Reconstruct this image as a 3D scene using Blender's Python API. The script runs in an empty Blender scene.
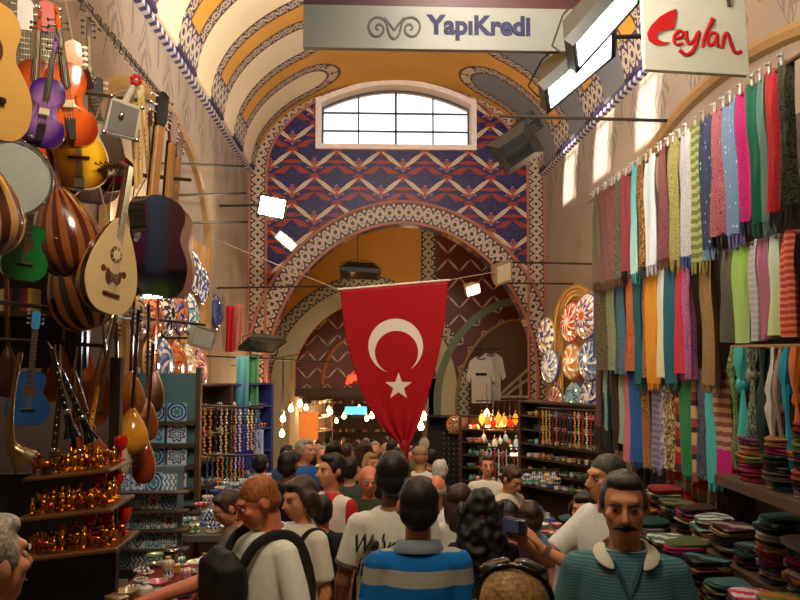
import bpy, math, random
import numpy as np
from mathutils import Vector, Matrix, Euler, noise
random.seed(7)
PI = math.pi
S = bpy.context.scene
COL = S.collection

# ------------------------------------------------------------------ camera, sky, sun, big lights, exposure
EYE, F = 1.9, 778.0
cam_d = bpy.data.cameras.new('camera')
cam_d.lens = 35.0; cam_d.sensor_width = 36.0; cam_d.clip_end = 200
cam = bpy.data.objects.new('camera', cam_d); COL.objects.link(cam)
cam.location = (0, 0, EYE)
cam.rotation_euler = (PI/2 + math.atan(52/F), 0, -math.atan(32/F))
S.camera = cam
RC = cam.rotation_euler.to_matrix()

S.view_settings.view_transform = 'Standard'; S.view_settings.look = 'None'
S.view_settings.gamma = 1; S.view_settings.use_curve_mapping = False
S.view_settings.exposure = 0.0

world = bpy.data.worlds.new('world'); S.world = world; world.use_nodes = True
bg = world.node_tree.nodes['Background']
bg.inputs[0].default_value = (0.86, 0.93, 1.0, 1); bg.inputs[1].default_value = 2.6

def lamp(kind, name, loc, power, col, size=.1, target=None, **kw):
    d = bpy.data.lights.new(name, kind); d.energy = power; d.color = col
    if kind == 'AREA':
        d.shape = 'RECTANGLE'; d.size = size; d.size_y = kw.pop('size_y', size)
    elif kind != 'SUN': d.shadow_soft_size = size
    for k, v in kw.items(): setattr(d, k, v)
    o = bpy.data.objects.new(name, d); COL.objects.link(o); o.location = loc
    if target is not None:
        o.rotation_euler = (Vector(target) - Vector(loc)).to_track_quat('-Z', 'Y').to_euler()
    return o
WARM, TUNG, DAY = (1, .78, .52), (1, .62, .30), (.90, .95, 1.0)
sun = lamp('SUN', 'sun', (-20, -20, 12), 26.0, (1, .93, .80), angle=.012)
sun.rotation_euler = Vector((5.76, 7.3, -1.67)).to_track_quat('-Z', 'Y').to_euler()
# area lamps standing in for high-window daylight, plus an uplight, all above the frame
lamp('AREA', 'daylight_front', (.6, .6, 7.2), 65, (1, .93, .82), 3.6, (.6, 5.5, 2.0), size_y=1.6)
lamp('AREA', 'daylight_vault', (.6, 5.6, 7.2), 190, (1, .94, .84), 2.2, (.9, 12.5, 6.4), size_y=1.4)

lamp('AREA', 'vault_uplight', (.6, 6.9, 5.7), 360, (1, .94, .84), 1.6, (.2, 12.5, 9.0), size_y=.8)  # uplight added to brighten the vault, no window there
# the shops' own lamps, hung above the frame, then unseen points further in
lamp('AREA', 'shop_glow_left', (-.2, 1.9, 4.3), 70, (1, .80, .52), .5, (-1.4, 3.8, 2.9))
lamp('AREA', 'shop_glow_right', (.7, 4.6, 5.0), 115, (1, .88, .70), .6, (2.6, 6.2, 3.6))
lamp('POINT', 'fill_tiles', (-1.35, 4.85, 1.95), 16, (.92, .97, 1), .06)  # unseen point added to brighten the tiles with cool light
lamp('POINT', 'shop_glow_plates', (-2.0, 8.4, 3.3), 40, (1, .72, .40), .08)
lamp('POINT', 'shop_glow_plates_right', (3.0, 10.4, 3.5), 40, (1, .74, .44), .08)
lamp('POINT', 'shop_glow_jars', (2.1, 12.2, 1.9), 30, (1, .70, .38), .08)
lamp('POINT', 'fill_trinkets', (-1.5, 10.2, 1.7), 26, (1, .80, .55), .08)  # unseen point added for more light on the left trinket shelves
lamp('POINT', 'fill_arch', (4.4, 22.6, 2.2), 60, (1, .66, .34), .1)  # unseen point added to lift the black room behind the right arch
lamp('POINT', 'shop_glow_street', (.2, 27, 2.6), 160, (1, .76, .48), .2)
lamp('POINT', 'shop_glow_crossing', (1.0, 18.6, 4.6), 60, (1, .74, .42), .2)

# ------------------------------------------------------------------ helpers
def fl(y): return -0.1*y                       # the street runs downhill
def at(px, py, y=None, x=None):
    d = RC @ Vector(((px-400)/F, (300-py)/F, -1))
    t = y/d.y if y is not None else x/d.x
    return Vector((0, 0, EYE)) + d*t
def lin(c):
    c = c/255.0
    return c/12.92 if c <= .04045 else ((c+.055)/1.055)**2.4
def C(r, g=None, b=None):
    if g is None: r, g, b = r
    return (lin(r), lin(g), lin(b), 1)

class E:
    """one scalar in a node tree, with arithmetic"""
    def __init__(s, nb, sock): s.nb, s.s = nb, sock
    def _b(s, op, o, r=False): return s.nb.m(op, o, s) if r else s.nb.m(op, s, o)
    def __add__(s, o): return s._b('ADD', o)
    __radd__ = __add__
    def __sub__(s, o): return s._b('SUBTRACT', o)
    def __rsub__(s, o): return s._b('SUBTRACT', o, True)
    def __mul__(s, o): return s._b('MULTIPLY', o)
    __rmul__ = __mul__
    def __truediv__(s, o): return s._b('DIVIDE', o)
    def __lt__(s, o): return s._b('LESS_THAN', o)
    def __gt__(s, o): return s._b('GREATER_THAN', o)
    def sin(s): return s.nb.m('SINE', s)
    def cos(s): return s.nb.m('COSINE', s)
    def abs(s): return s.nb.m('ABSOLUTE', s)
    def floor(s): return s.nb.m('FLOOR', s)
    def fract(s): return s.nb.m('FRACT', s)
    def sqrt(s): return s.nb.m('SQRT', s)
    def max(s, o): return s._b('MAXIMUM', o)
    def min(s, o): return s._b('MINIMUM', o)
    def near(s, c, w):                          # 1 where |s-c| < w
        return (s - c).abs() < w
class NB:
    def __init__(s, name):
        s.mat = bpy.data.materials.new(name); s.mat.use_nodes = True
        s.t = s.mat.node_tree; s.b = s.t.nodes['Principled BSDF']
    def n(s, kind, **kw):
        x = s.t.nodes.new(kind)
        for k, v in kw.items(): setattr(x, k, v)
        return x
    def link(s, v, sock):
        if isinstance(v, E): s.t.links.new(v.s, sock)
        elif hasattr(v, 'is_output'): s.t.links.new(v, sock)
        else: sock.default_value = v
    def m(s, op, a, b=None):
        x = s.n('ShaderNodeMath', operation=op)
        s.link(a, x.inputs[0])
        if b is not None: s.link(b, x.inputs[1])
        return E(s, x.outputs[0])
    def mix(s, f, a, b):
        x = s.n('ShaderNodeMix', data_type='RGBA')
        s.link(f, x.inputs[0]); s.link(a, x.inputs[6]); s.link(b, x.inputs[7])
        return x.outputs[2]
    def sep(s, sock):
        x = s.n('ShaderNodeSeparateXYZ'); s.t.links.new(sock, x.inputs[0])
        return [E(s, o) for o in x.outputs]
    def coord(s, which='Object'):
        return s.n('ShaderNodeTexCoord').outputs[which]
    def uv(s): return s.sep(s.coord('UV'))[:2]
    def noise(s, scale=5, detail=3, which='Object', dist=0):
        x = s.n('ShaderNodeTexNoise'); s.t.links.new(s.coord(which), x.inputs['Vector'])
        x.inputs['Scale'].default_value = scale; x.inputs['Detail'].default_value = detail
        x.inputs['Distortion'].default_value = dist
        return E(s, x.outputs[0])
    def voro(s, scale=5, which='UV', feature='F1'):
        x = s.n('ShaderNodeTexVoronoi', feature=feature); s.t.links.new(s.coord(which), x.inputs['Vector'])
        x.inputs['Scale'].default_value = scale
        return E(s, x.outputs['Distance']), x.outputs.get('Color')
    def done(s, col, rough=.6, metal=0, spec=.4, bump=None, bd=.02, coat=0, emit=None, es=0):
        i = s.b.inputs
        s.link(col, i['Base Color']); s.link(rough, i['Roughness']); i['Metallic'].default_value = metal
        i['Specular IOR Level'].default_value = spec
        if coat: i['Coat Weight'].default_value = coat; i['Coat Roughness'].default_value = .06
        if emit: s.link(emit, i['Emission Color']); i['Emission Strength'].default_value = es
        if bump is not None:
            x = s.n('ShaderNodeBump'); x.inputs['Distance'].default_value = bd; x.inputs['Strength'].default_value = .6
            s.link(bump, x.inputs['Height']); s.t.links.new(x.outputs[0], i['Normal'])
        return s.mat
_mats = {}
def M(name, rgb, rough=.55, metal=0, var=.18, scale=14, bump=0, coat=0, spec=.4):
    """plain procedural material with a little mottling"""
    key = (name, tuple(rgb), rough, metal, coat)
    if key in _mats: return _mats[key]
    nb = NB(name); c = C(rgb)
    f = nb.noise(scale, 4)
    col = nb.mix(f, tuple(x*(1-var) for x in c[:3])+(1,), tuple(min(1, x*(1+var)) for x in c[:3])+(1,))
    _mats[key] = nb.done(col, rough, metal, spec, f if bump else None, bump, coat)
    return _mats[key]
def GLOW(name, rgb, strength):
    key = (name, tuple(rgb), strength)
    if key not in _mats:
        nb = NB(name); c = C(rgb); _mats[key] = nb.done(c, .4, emit=c, es=strength)
    return _mats[key]

class MB:
    """collects verts / faces / uvs, builds ONE mesh object"""
    def __init__(s, M=None): s.v, s.f, s.uv, s.mi, s.M = [], [], [], [], M or Matrix()
    def add(s, vs, fs, uvs=None, mi=0):
        b = len(s.v); s.v += [s.M @ Vector(p) for p in vs]
        for k, f in enumerate(fs):
            s.f.append([b+i for i in f]); s.mi.append(mi)
            s.uv.append([uvs[i] for i in f] if uvs is not None else [(0, 0)]*len(f))
        return s
    def box(s, c, d, rot=None, mi=0, bev=0):
        c = Vector(c); R = Euler(rot).to_matrix() if rot else Matrix.Identity(3)
        hx, hy, hz = d[0]/2, d[1]/2, d[2]/2
        if bev:
            b = min(bev, hx*.9, hy*.9, hz*.9); vs = []
            for z, k in ((-hz, 1), (-hz+b, 0), (hz-b, 0), (hz, 1)):
                e = b if k else 0
                X, Y = hx-e, hy-e
                for x, y in ((-X, -Y+b*.6), (-X+b*.6, -Y), (X-b*.6, -Y), (X, -Y+b*.6), (X, Y-b*.6), (X-b*.6, Y), (-X+b*.6, Y), (-X, Y-b*.6)):
                    vs.append(R @ Vector((x, y, z)) + c)
            fs = [list(range(7, -1, -1)), list(range(24, 32))]
            for r in range(3):
                for i in range(8): fs.append([r*8+i, r*8+(i+1) % 8, r*8+8+(i+1) % 8, r*8+8+i])
            return s.add(vs, fs, None, mi)
        vs = [R @ Vector((x, y, z)) + c for x in (-hx, hx) for y in (-hy, hy) for z in (-hz, hz)]
        return s.add(vs, [(0, 1, 3, 2), (4, 6, 7, 5), (0, 4, 5, 1), (2, 3, 7, 6), (0, 2, 6, 4), (1, 5, 7, 3)], None, mi)
    def rings(s, rs, closed=True, caps=True, mi=0, uv=False):
        n = len(rs[0]); vs = [p for r in rs for p in r]; fs = []
        m = n if closed else n-1
        for i in range(len(rs)-1):
            for j in range(m):
                fs.append([i*n+j, i*n+(j+1) % n, (i+1)*n+(j+1) % n, (i+1)*n+j])
        if caps and closed:
            fs.append(list(range(n-1, -1, -1))); fs.append([(len(rs)-1)*n+j for j in range(n)])
        uvs = [(j/(n if closed else n-1), i/(len(rs)-1)) for i in range(len(rs)) for j in range(n)] if uv else None
        return s.add(vs, fs, uvs, mi)
    def tube(s, pts, r, n=8, mi=0, flat=1.0, up=None):
        pts = [Vector(p) for p in pts]; k = len(pts)
        rr = r if isinstance(r, (list, tuple)) else [r]*k
        t0 = (pts[1]-pts[0]).normalized()
        a = Vector(up) if up else (Vector((0, 0, 1)) if abs(t0.z) < .9 else Vector((1, 0, 0)))
        rs = []
        for i in range(k):
            t = (pts[min(i+1, k-1)] - pts[max(i-1, 0)]).normalized()
            a = (a - t*a.dot(t)).normalized(); b = t.cross(a)
            rs.append([pts[i] + a*math.cos(2*PI*j/n)*rr[i]*flat + b*math.sin(2*PI*j/n)*rr[i] for j in range(n)])
        return s.rings(rs, mi=mi)
    def lathe(s, prof, n=16, c=(0, 0, 0), axis='Z', mi=0, uv=False):
        rs = []
        for r, z in prof:
            ring = []
            for j in range(n):
                x, y = math.cos(2*PI*j/n)*max(r, 1e-4), math.sin(2*PI*j/n)*max(r, 1e-4)
                p = (x, y, z) if axis == 'Z' else ((x, -z, y) if axis == '-Y' else (z, x, y))
                ring.append(Vector(p) + Vector(c))
            rs.append(ring)
        return s.rings(rs, mi=mi, uv=uv)
    def ell(s, c, r, n=12, m=8, rot=None, mi=0):
        R = Euler(rot).to_matrix() if rot else Matrix.Identity(3); c = Vector(c); rs = []
        for i in range(m+1):
            t = PI*i/m; q = max(math.sin(t), 1e-3)
            rs.append([R @ Vector((r[0]*q*math.cos(2*PI*j/n), r[1]*q*math.sin(2*PI*j/n), -r[2]*math.cos(t))) + c for j in range(n)])
        return s.rings(rs, mi=mi)
    def cap(s, p0, p1, r0, r1, n=10, fl_=1.0, up=None):
        """capsule with rounded ends"""
        p0, p1 = Vector(p0), Vector(p1); d = (p1-p0).normalized()
        pts = [p0-d*r0*.95, p0-d*r0*.6, p0, p1, p1+d*r1*.6, p1+d*r1*.95]
        return s.tube(pts, [r0*.3, r0*.8, r0, r1, r1*.8, r1*.3], n, 0, fl_, up)
    def prism(s, out, y0, y1, mi=0):
        """outline in XZ, extruded along Y"""
        n = len(out)
        vs = [Vector((x, y0, z)) for x, z in out] + [Vector((x, y1, z)) for x, z in out]
        uv = [(x, z) for x, z in out]*2
        fs = [list(range(n)), list(range(2*n-1, n-1, -1))] + [[i, i+n, (i+1) % n+n, (i+1) % n] for i in range(n)]
        return s.add(vs, fs, uv, mi)
    def grid(s, fn, nu, nv, mi=0, skip=None, uvf=None):
        vs, uv, fs = [], [], []
        for i in range(nu+1):
            for j in range(nv+1):
                u, v = i/nu, j/nv; vs.append(fn(u, v)); uv.append(uvf(u, v) if uvf else (u, v))
        for i in range(nu):
            for j in range(nv):
                if skip and skip((i+.5)/nu, (j+.5)/nv): continue
                a = i*(nv+1)+j; fs.append([a, a+nv+1, a+nv+2, a+1])
        return s.add(vs, fs, uv, mi)
    def mesh(s, name, smooth=40):
        me = bpy.data.meshes.new(name); me.from_pydata([tuple(p) for p in s.v], [], s.f)
        ul = me.uv_layers.new(name='UVMap')
        ul.data.foreach_set('uv', [c for f in s.uv for p in f for c in p])
        me.polygons.foreach_set('material_index', s.mi)
        if smooth:
            me.polygons.foreach_set('use_smooth', [True]*len(me.polygons))
            me.set_sharp_from_angle(angle=math.radians(smooth))
        me.update(); return me
    def build(s, name, mat, parent=None, smooth=40):
        me = s.mesh(name, smooth)
        for m_ in (mat if isinstance(mat, (list, tuple)) else [mat]): me.materials.append(m_)
        return link(name, me, parent)
def link(name, me, parent=None):
    o = bpy.data.objects.new(name, me); COL.objects.link(o)
    if parent: o.parent = parent
    return o
def tag(o, label, cat, group=None):
    o['label'] = label; o['category'] = cat
    if group: o['group'] = group
    return o
def thing(name, label, cat, loc=(0, 0, 0), rot=(0, 0, 0), group=None, sc=1):
    o = bpy.data.objects.new(name, None); COL.objects.link(o)
    o.location = loc; o.rotation_euler = rot; o.scale = (sc,)*3; o.empty_display_size = .05
    return tag(o, label, cat, group)
def struct(o): o['kind'] = 'structure'; return o
def dup(root, loc=None, rot=None, label=None, group=None, mats=None, sc=None):
    """a copy of a thing and of each of its parts; mats maps a part name to its own material"""
    def rec(o, par):
        c = o.copy(); COL.objects.link(c)
        if par: c.parent = par
        nm = o.name.split('.')[0]
        if mats and nm in mats and c.type == 'MESH':
            for i, sl in enumerate(c.material_slots):
                if i == 0: sl.link = 'OBJECT'; sl.material = mats[nm]
        for ch in o.children: rec(ch, c)
        return c
    r = rec(root, None)
    if loc is not None: r.location = loc
    if rot is not None: r.rotation_euler = rot
    if sc is not None: r.scale = (sc,)*3
    if label: r['label'] = label
    if group: r['group'] = group
    return r
def plate2d(name, splines, th, mat, parent=None, res=1):
    """flat plate in XZ with holes (first outline outer), thickness th along Y, centred on y=0"""
    cu = bpy.data.curves.new(name, 'CURVE'); cu.dimensions = '2D'; cu.fill_mode = 'BOTH'; cu.extrude = th/2
    for sp in splines:
        p = cu.splines.new('POLY'); p.points.add(len(sp)-1); p.use_cyclic_u = True
        for q, (x, z) in zip(p.points, sp): q.co = (x, z, 0, 1)
    tmp = bpy.data.objects.new('t', cu); COL.objects.link(tmp)
    me = bpy.data.meshes.new_from_object(tmp.evaluated_get(bpy.context.evaluated_depsgraph_get()))
    bpy.data.objects.remove(tmp); bpy.data.curves.remove(cu)
    ul = me.uv_layers.new(name='UVMap') if not me.uv_layers else me.uv_layers[0]
    vs = np.empty(len(me.vertices)*3); me.vertices.foreach_get('co', vs); vs = vs.reshape(-1, 3)
    li = np.empty(len(me.loops), dtype=np.int32); me.loops.foreach_get('vertex_index', li)
    ul.data.foreach_set('uv', vs[li][:, :2].ravel())
    new = np.stack([vs[:, 0], -vs[:, 2], vs[:, 1]], 1); me.vertices.foreach_set('co', new.ravel())
    me.materials.clear(); me.materials.append(mat); me.update(); me.name = name
    return link(name, me, parent)
def text(name, body, size, mat, parent, loc, rot=(PI/2, 0, 0), off=0, ext=.004, sx=1, shear=0, align='CENTER'):
    cu = bpy.data.curves.new(name, 'FONT'); cu.body = body; cu.size = size; cu.extrude = ext; cu.offset = off
    cu.align_x = align; cu.align_y = 'CENTER'; cu.shear = shear; cu.resolution_u = 4
    tmp = bpy.data.objects.new('t', cu); COL.objects.link(tmp)
    me = bpy.data.meshes.new_from_object(tmp.evaluated_get(bpy.context.evaluated_depsgraph_get()))
    bpy.data.objects.remove(tmp); me.materials.clear(); me.materials.append(mat)
    o = link(name, me, parent); o.location = loc; o.rotation_euler = rot; o.scale = (sx, 1, 1)
    return o
def smooth_closed(pts, n=4):
    """Catmull-Rom through a closed outline"""
    out = []; k = len(pts)
    for i in range(k):
        a, b, c, d = (Vector(pts[(i+j) % k]) for j in (-1, 0, 1, 2))
        for t in range(n):
            t = t/n; out.append(tuple(.5*((2*b)+(c-a)*t+(2*a-5*b+4*c-d)*t*t+(3*b-a-3*c+d)*t**3)))
    return out
def smooth_open(pts, n=4):
    pts = [Vector(p) for p in pts]; q = [pts[0]*2-pts[1]] + pts + [pts[-1]*2-pts[-2]]; out = []
    for i in range(1, len(q)-2):
        a, b, c, d = q[i-1:i+3]
        for t in range(n):
            t = t/n; out.append(.5*((2*b)+(c-a)*t+(2*a-5*b+4*c-d)*t*t+(3*b-a-3*c+d)*t**3))
    return out + [pts[-1]]
def mirror(half):
    """half outline (x>=0, from bottom to top) -> closed outline"""
    return half + [(-x, z) for x, z in reversed(half) if abs(x) > 1e-5]
# ------------------------------------------------------------------ the street: shell
XL, XR, YE = -2.47, 3.70, 16.0
XC, VA, ZS, VB = (XL+XR)/2, (XR-XL)/2, EYE+3.76, 2.03

def arab(nb, u, v, per, hw):
    """white interlace on dark ground: u along the band, v across it (-hw..hw)"""
    k = 2*PI/per; a = hw*.62
    s1 = (u*k).sin()*a
    m = (v-s1).abs() < hw*.13
    m = m.max((v+s1).abs() < hw*.13)
    cu = ((u/per*2).fract()-.5)*(per/2)
    r = (cu*cu+v*v).sqrt()
    m = m.max((r-hw*.30).abs() < hw*.10)
    cu2 = ((u/per*2+.5).fract()-.5)*(per/2)
    dv = v.abs()-hw*.72
    m = m.max((cu2*cu2*1.6+dv*dv).sqrt() < hw*.17)
    m = m.max((cu2*cu2*.6+v*v*5).sqrt() < hw*.22)
    return m
def band_mat(name, per, hw, ground, line, edge):
    nb = NB(name); u, v = nb.uv()
    m = arab(nb, u, v, per, hw)
    w = nb.noise(60, 2)
    g = nb.mix(w, C(ground), C([int(c*.8) for c in ground]))
    col = nb.mix(m, g, C(line))
    col = nb.mix(v.abs() > hw*.93, col, C(edge))
    return nb.done(col, .5)
ARAB = band_mat('arabesque', .40, .2, (40, 30, 52), (166, 144, 120), (124, 60, 44))
ARABG = band_mat('arabesque_grey', .5, .2, (52, 46, 46), (172, 164, 140), (120, 90, 50))
ARABP = band_mat('arabesque_side', .38, .17, (48, 34, 56), (172, 148, 124), (140, 88, 66))

def plaster(name, rgb, drops=False):
    nb = NB(name); n1 = nb.noise(1.3, 5); n2 = nb.noise(14, 4)
    col = nb.mix(n1, C([int(c*.80) for c in rgb]), C(rgb))
    col = nb.mix(n2*.25, col, C([int(c*.72) for c in rgb]))
    if drops:
        u, v = nb.uv()
        fx = ((u*1.0).fract()-.5); k = ((u*1.0).floor()*.5).fract()*2
        cz = v - (ZS-.50) + k*.02
        hw = (1 - ((cz)/.46).abs()).max(0)*.26
        ins = fx.abs() < hw
        d = (fx.abs()/(hw+.001)*9 + cz*26).sin()
        pat = ins*(d > .1)
        wv = nb.voro(9, 'UV')[0]
        pat = pat.max(ins*(wv < .22))
        pat = pat.max(ins*((fx.abs()-hw).abs() < .018))
        # small buds between the large drops
        fx2 = ((u+.5).fract()-.5); c2 = v-(ZS-.26)
        pat = pat.max(((fx2*fx2*5+c2*c2).sqrt() < .2)*((fx2*40).sin() > .0))
        col = nb.mix(pat*.8, col, C(112, 104, 98))
    return nb.done(col, .85, bump=n2, bd=.01, spec=.2)
PLASTER = plaster('plaster', (168, 152, 136), True)
PLASTER2 = plaster('plaster_plain', (196, 178, 150))

# vault paint: ochre ground, long round-ended panels with arabesque borders
LQ = 0
_pts = [(XC-VA*math.cos(t*PI/400), ZS+VB*math.sin(t*PI/400)) for t in range(401)]
_arc = [0]
for a_, b_ in zip(_pts, _pts[1:]): _arc.append(_arc[-1]+math.dist(a_, b_))
LV = _arc[-1]
def vault_mat():
    nb = NB('vault_paint'); u, v = nb.uv()
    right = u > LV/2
    s = u.min(LV - u)
    dv = ((v/2.0).fract()-.5)*2.0
    du = (s-2.08).max(0)
    d = (du*du+dv*dv).sqrt()
    w = nb.noise(1.5, 4, 'Object')
    ochre = nb.mix(w, C(188, 132, 48), C(214, 160, 70))
    # arabesque inside the border: coordinate along the border ~ s, across ~ d
    m = arab(nb, s+dv.abs()*.35, d-.62, .42, .13)
    wv = nb.voro(16, 'UV')[0]
    m = m.max(wv < .16)
    bord = nb.mix(m, C(66, 54, 70), C(190, 172, 146))
    panel = nb.mix(right, nb.mix(w, C(214, 196, 160), C(228, 212, 178)), nb.mix(w, C(104, 106, 112), C(122, 124, 130)))  # right panels greyer: the cool light on that side is painted in
    col = nb.mix(d < .76, ochre, bord)
    col = nb.mix((d-.755).abs() < .02, col, C(110, 66, 46))
    col = nb.mix(d < .49, col, C(120, 84, 60))
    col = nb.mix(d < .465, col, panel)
    # wider arabesque foot above the cornice
    foot = arab(nb, v, s-.28, .5, .26)
    footc = nb.mix(foot, C(64, 56, 84), C(186, 172, 150))
    col = nb.mix((s < .52)*(d > .47), col, footc)
    return nb.done(col, .7, bump=w, bd=.01, spec=.2)
vy0, vy1 = -2.0, 16.0
HOLES = [(3.0, 0), (5.0, 0), (7.0, 0)]
def vault_fn(u, v):
    i = u*400; k = min(int(i), 399); t = i-k
    return Vector((_pts[k][0]*(1-t)+_pts[k+1][0]*t, vy0+(vy1-vy0)*v, _pts[k][1]*(1-t)+_pts[k+1][1]*t))
def vault_uv(u, v):
    i = u*400; k = min(int(i), 399); t = i-k
    return (_arc[k]*(1-t)+_arc[k+1]*t, vy0+(vy1-vy0)*v)
def vault_skip(u, v):
    s = vault_uv(u, v)[0]; y = vy0+(vy1-vy0)*v
    return .80 < s < 2.0 and any(abs(y-h-.63*(s-1.45)) < .50 for h, _ in HOLES)
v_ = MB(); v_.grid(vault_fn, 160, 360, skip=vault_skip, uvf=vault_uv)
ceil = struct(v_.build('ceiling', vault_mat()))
sol = ceil.modifiers.new('thickness', 'SOLIDIFY'); sol.thickness = .12; sol.offset = -1
# frames of the three high windows the sun comes through
WOODW = M('window_wood', (70, 56, 44))
for k, (hy, _) in enumerate(HOLES):
    a, b = vault_fn(.117, (hy-vy0)/(vy1-vy0)), vault_fn(.240, (hy-vy0)/(vy1-vy0))
    f = MB(); mid = (a+b)/2
    for sgn in (-1, 1): f.tube([a+Vector((0, sgn*.5-.31, 0)), b+Vector((0, sgn*.5+.31, 0))], .03, 6)
    f.tube([a+Vector((0, -.82, 0)), a+Vector((0, .2, 0))], .03, 6); f.tube([b+Vector((0, -.2, 0)), b+Vector((0, .82, 0))], .03, 6)
    struct(f.build('window_%d' % (k+2), WOODW))

# floor
nb = NB('street_stone'); x, y, z = nb.sep(nb.coord('Object'))
gx, gy = (x*2).fract(), (y*1.5).fract()
jt = (gx < .04).max(gy < .03); n_ = nb.noise(6, 4)
STONE = nb.done(nb.mix(jt, nb.mix(n_, C(96, 84, 74), C(126, 112, 98)), C(50, 44, 40)), .5, bump=n_, bd=.01)
f = MB(); f.add([(-6, -3, fl(-3)), (9, -3, fl(-3)), (9, 42, fl(42)), (-6, 42, fl(42)), (-6, -3, fl(-3)-.3), (9, -3, fl(-3)-.3), (9, 42, fl(42)-.3), (-6, 42, fl(42)-.3)],
                [(0, 1, 2, 3), (7, 6, 5, 4), (0, 4, 5, 1), (1, 5, 6, 2), (2, 6, 7, 3), (3, 7, 4, 0)])
struct(f.build('floor', STONE, smooth=0))
# side walls
def side_wall(name, x, x2, mat, y0, y1, z1):
    w = MB()
    vs = []
    for xx in (x, x2): vs += [(xx, y0, fl(y0)-.2), (xx, y1, fl(y1)-.2), (xx, y1, z1), (xx, y0, z1)]
    uv = [(p[1], p[2]) for p in vs]
    w.add(vs, [(0, 1, 2, 3), (7, 6, 5, 4), (0, 4, 5, 1), (1, 5, 6, 2), (2, 6, 7, 3), (3, 7, 4, 0)], uv)
    return struct(w.build(name, mat, smooth=0))
side_wall('wall_left', XL, XL-.25, PLASTER, -2.2, 16, ZS)
side_wall('wall_right', XR, XR+.25, PLASTER, -2.2, 16, ZS)
w = MB(); w.box((XC, -2.2, 3.2), (7.4, .2, 9.6)); struct(w.build('wall_back', PLASTER2, smooth=0))
# cornices: blue and white slanted dashes
nb = NB('cornice_dash'); u, v = nb.uv(); fr = (u*5.2+v*2.2).fract()
CORN = nb.done(nb.mix(fr < .5, C(205, 195, 190), C(58, 56, 120)), .6)
for k, (x, sg) in enumerate(((XL, 1), (XR, -1))):
    c = MB(); y0, y1 = -2, 16
    pr = [(0, ZS-.08), (.07, ZS-.06), (.09, ZS+.07), (.05, ZS+.10), (0, ZS+.12)]
    vs, uv = [], []
    for y in (y0, y1):
        for dx, z in pr: vs.append((x+sg*dx, y, z)); uv.append((y, z))
    c.add(vs, [(i, i+5, i+6, i+1) for i in range(4)] + [(4, 9, 5, 0)], uv)
    struct(c.build('trim_%d' % (k+1), CORN))
# arch moulding on the plaster walls
OCH = M('ochre_moulding', (150, 118, 74)); 
def wall_arch(name, x, yc, hw, zs, rise, dx):
    pts = []
    for t in range(33):
        a = PI*t/32; pts.append((x+dx, yc-hw*math.cos(a), zs+rise*math.sin(a)**.85))
    pts = [(x+dx, yc-hw, fl(yc-hw)+1.0)] + pts + [(x+dx, yc+hw, fl(yc+hw)+1.0)]
    o = MB(); o.tube(pts, .09, 8); return struct(o.build(name, OCH))
wall_arch('trim_3', XL, 9.25, 2.7, EYE+1.2, 1.75, 0)
wall_arch('trim_4', XR, 7.8, 3.4, EYE+1.2, 1.7, 0)

# end wall with pointed arch and window
AC, AW, AZS, AH = .72, 2.78, EYE-.55, 3.22
def ogive(t, grow=0):
    """t 0..1 from the left springing over the apex to the right springing"""
    d = 2*t-1; w = AW+grow; h = AH+grow
    z = (1-abs(d)**1.9)**(1/2.0) if abs(d) < 1 else 0
    return (AC+w*d, AZS+h*z)
def ogive_pts(n, grow=0):
    o = []
    for i in range(n+1):
        th = PI*i/n; t = (1-math.cos(th))/2; o.append(ogive(t, grow))
    return o
def arch_ring(name, inner, outer, y, mat, hw, parent=None):
    """ribbon between two polylines, UV = metres along, across"""
    r = MB(); vs, uv, fs = [], [], []; L = 0; pm = None
    for a, b in zip(inner, outer):
        m_ = ((a[0]+b[0])/2, (a[1]+b[1])/2)
        if pm: L += math.dist(m_, pm)
        pm = m_; wd = math.dist(a, b)/2
        vs += [(a[0], y, a[1]), (b[0], y, b[1])]; uv += [(L, -hw), (L, hw)]
    k = len(vs)
    vs += [(p[0], p[1]+.03, p[2]) for p in vs]; uv += uv
    for i in range(0, k-2, 2):
        fs += [(i, i+2, i+3, i+1), (i, i+k, i+2+k, i+2), (i+1, i+3, i+3+k, i+1+k)]
    r.add(vs, fs, uv); o = r.build(name, mat, parent); return o
zfloor = fl(16)-.2
feet = lambda pts, z: [(pts[0][0], z)] + pts + [(pts[-1][0], z)]
op = feet(ogive_pts(48), zfloor+.02)
outer = [(XL, zfloor), (XL, ZS)] + [_pts[i] for i in range(10, 400, 10)] + [(XR, ZS), (XR, zfloor)]
wx0, wx1 = at(320, 146, 16).x, at(472, 146, 16).x; wz0 = at(396, 146, 16).z
def win_top(x): 
    c = (wx0+wx1)/2; h = (wx1-wx0)/2
    return at(396, 85, 16).z - (at(396, 85, 16).z-at(320, 103, 16).z)*((x-c)/h)**2
def win_outline(g=0):
    n = 20; top = [(wx1+g-(wx1-wx0+2*g)*i/n) for i in range(n+1)]
    return [(wx0-g, wz0-g), (wx1+g, wz0-g)] + [(x, win_top(min(max(x, wx0), wx1))+g) for x in top]
# tile mural
nb = NB('mural_tiles'); u, v = nb.uv(); P = .92; Q = .56
zr = v/Q; row = zr.floor(); fz = zr.fract()-.5
odd = (row*.5).fract()*2
fx = ((u-AC)/P + odd*.5).fract()-.5; ax = fx.abs()
# white bent leaves making a zigzag
zig = .36 - ax*1.25
lw = ((ax*2*PI).sin()).max(0)*.095 + .003
white = (fz-zig).abs() < lw
mid = (fz-zig).abs() < .012
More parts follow.
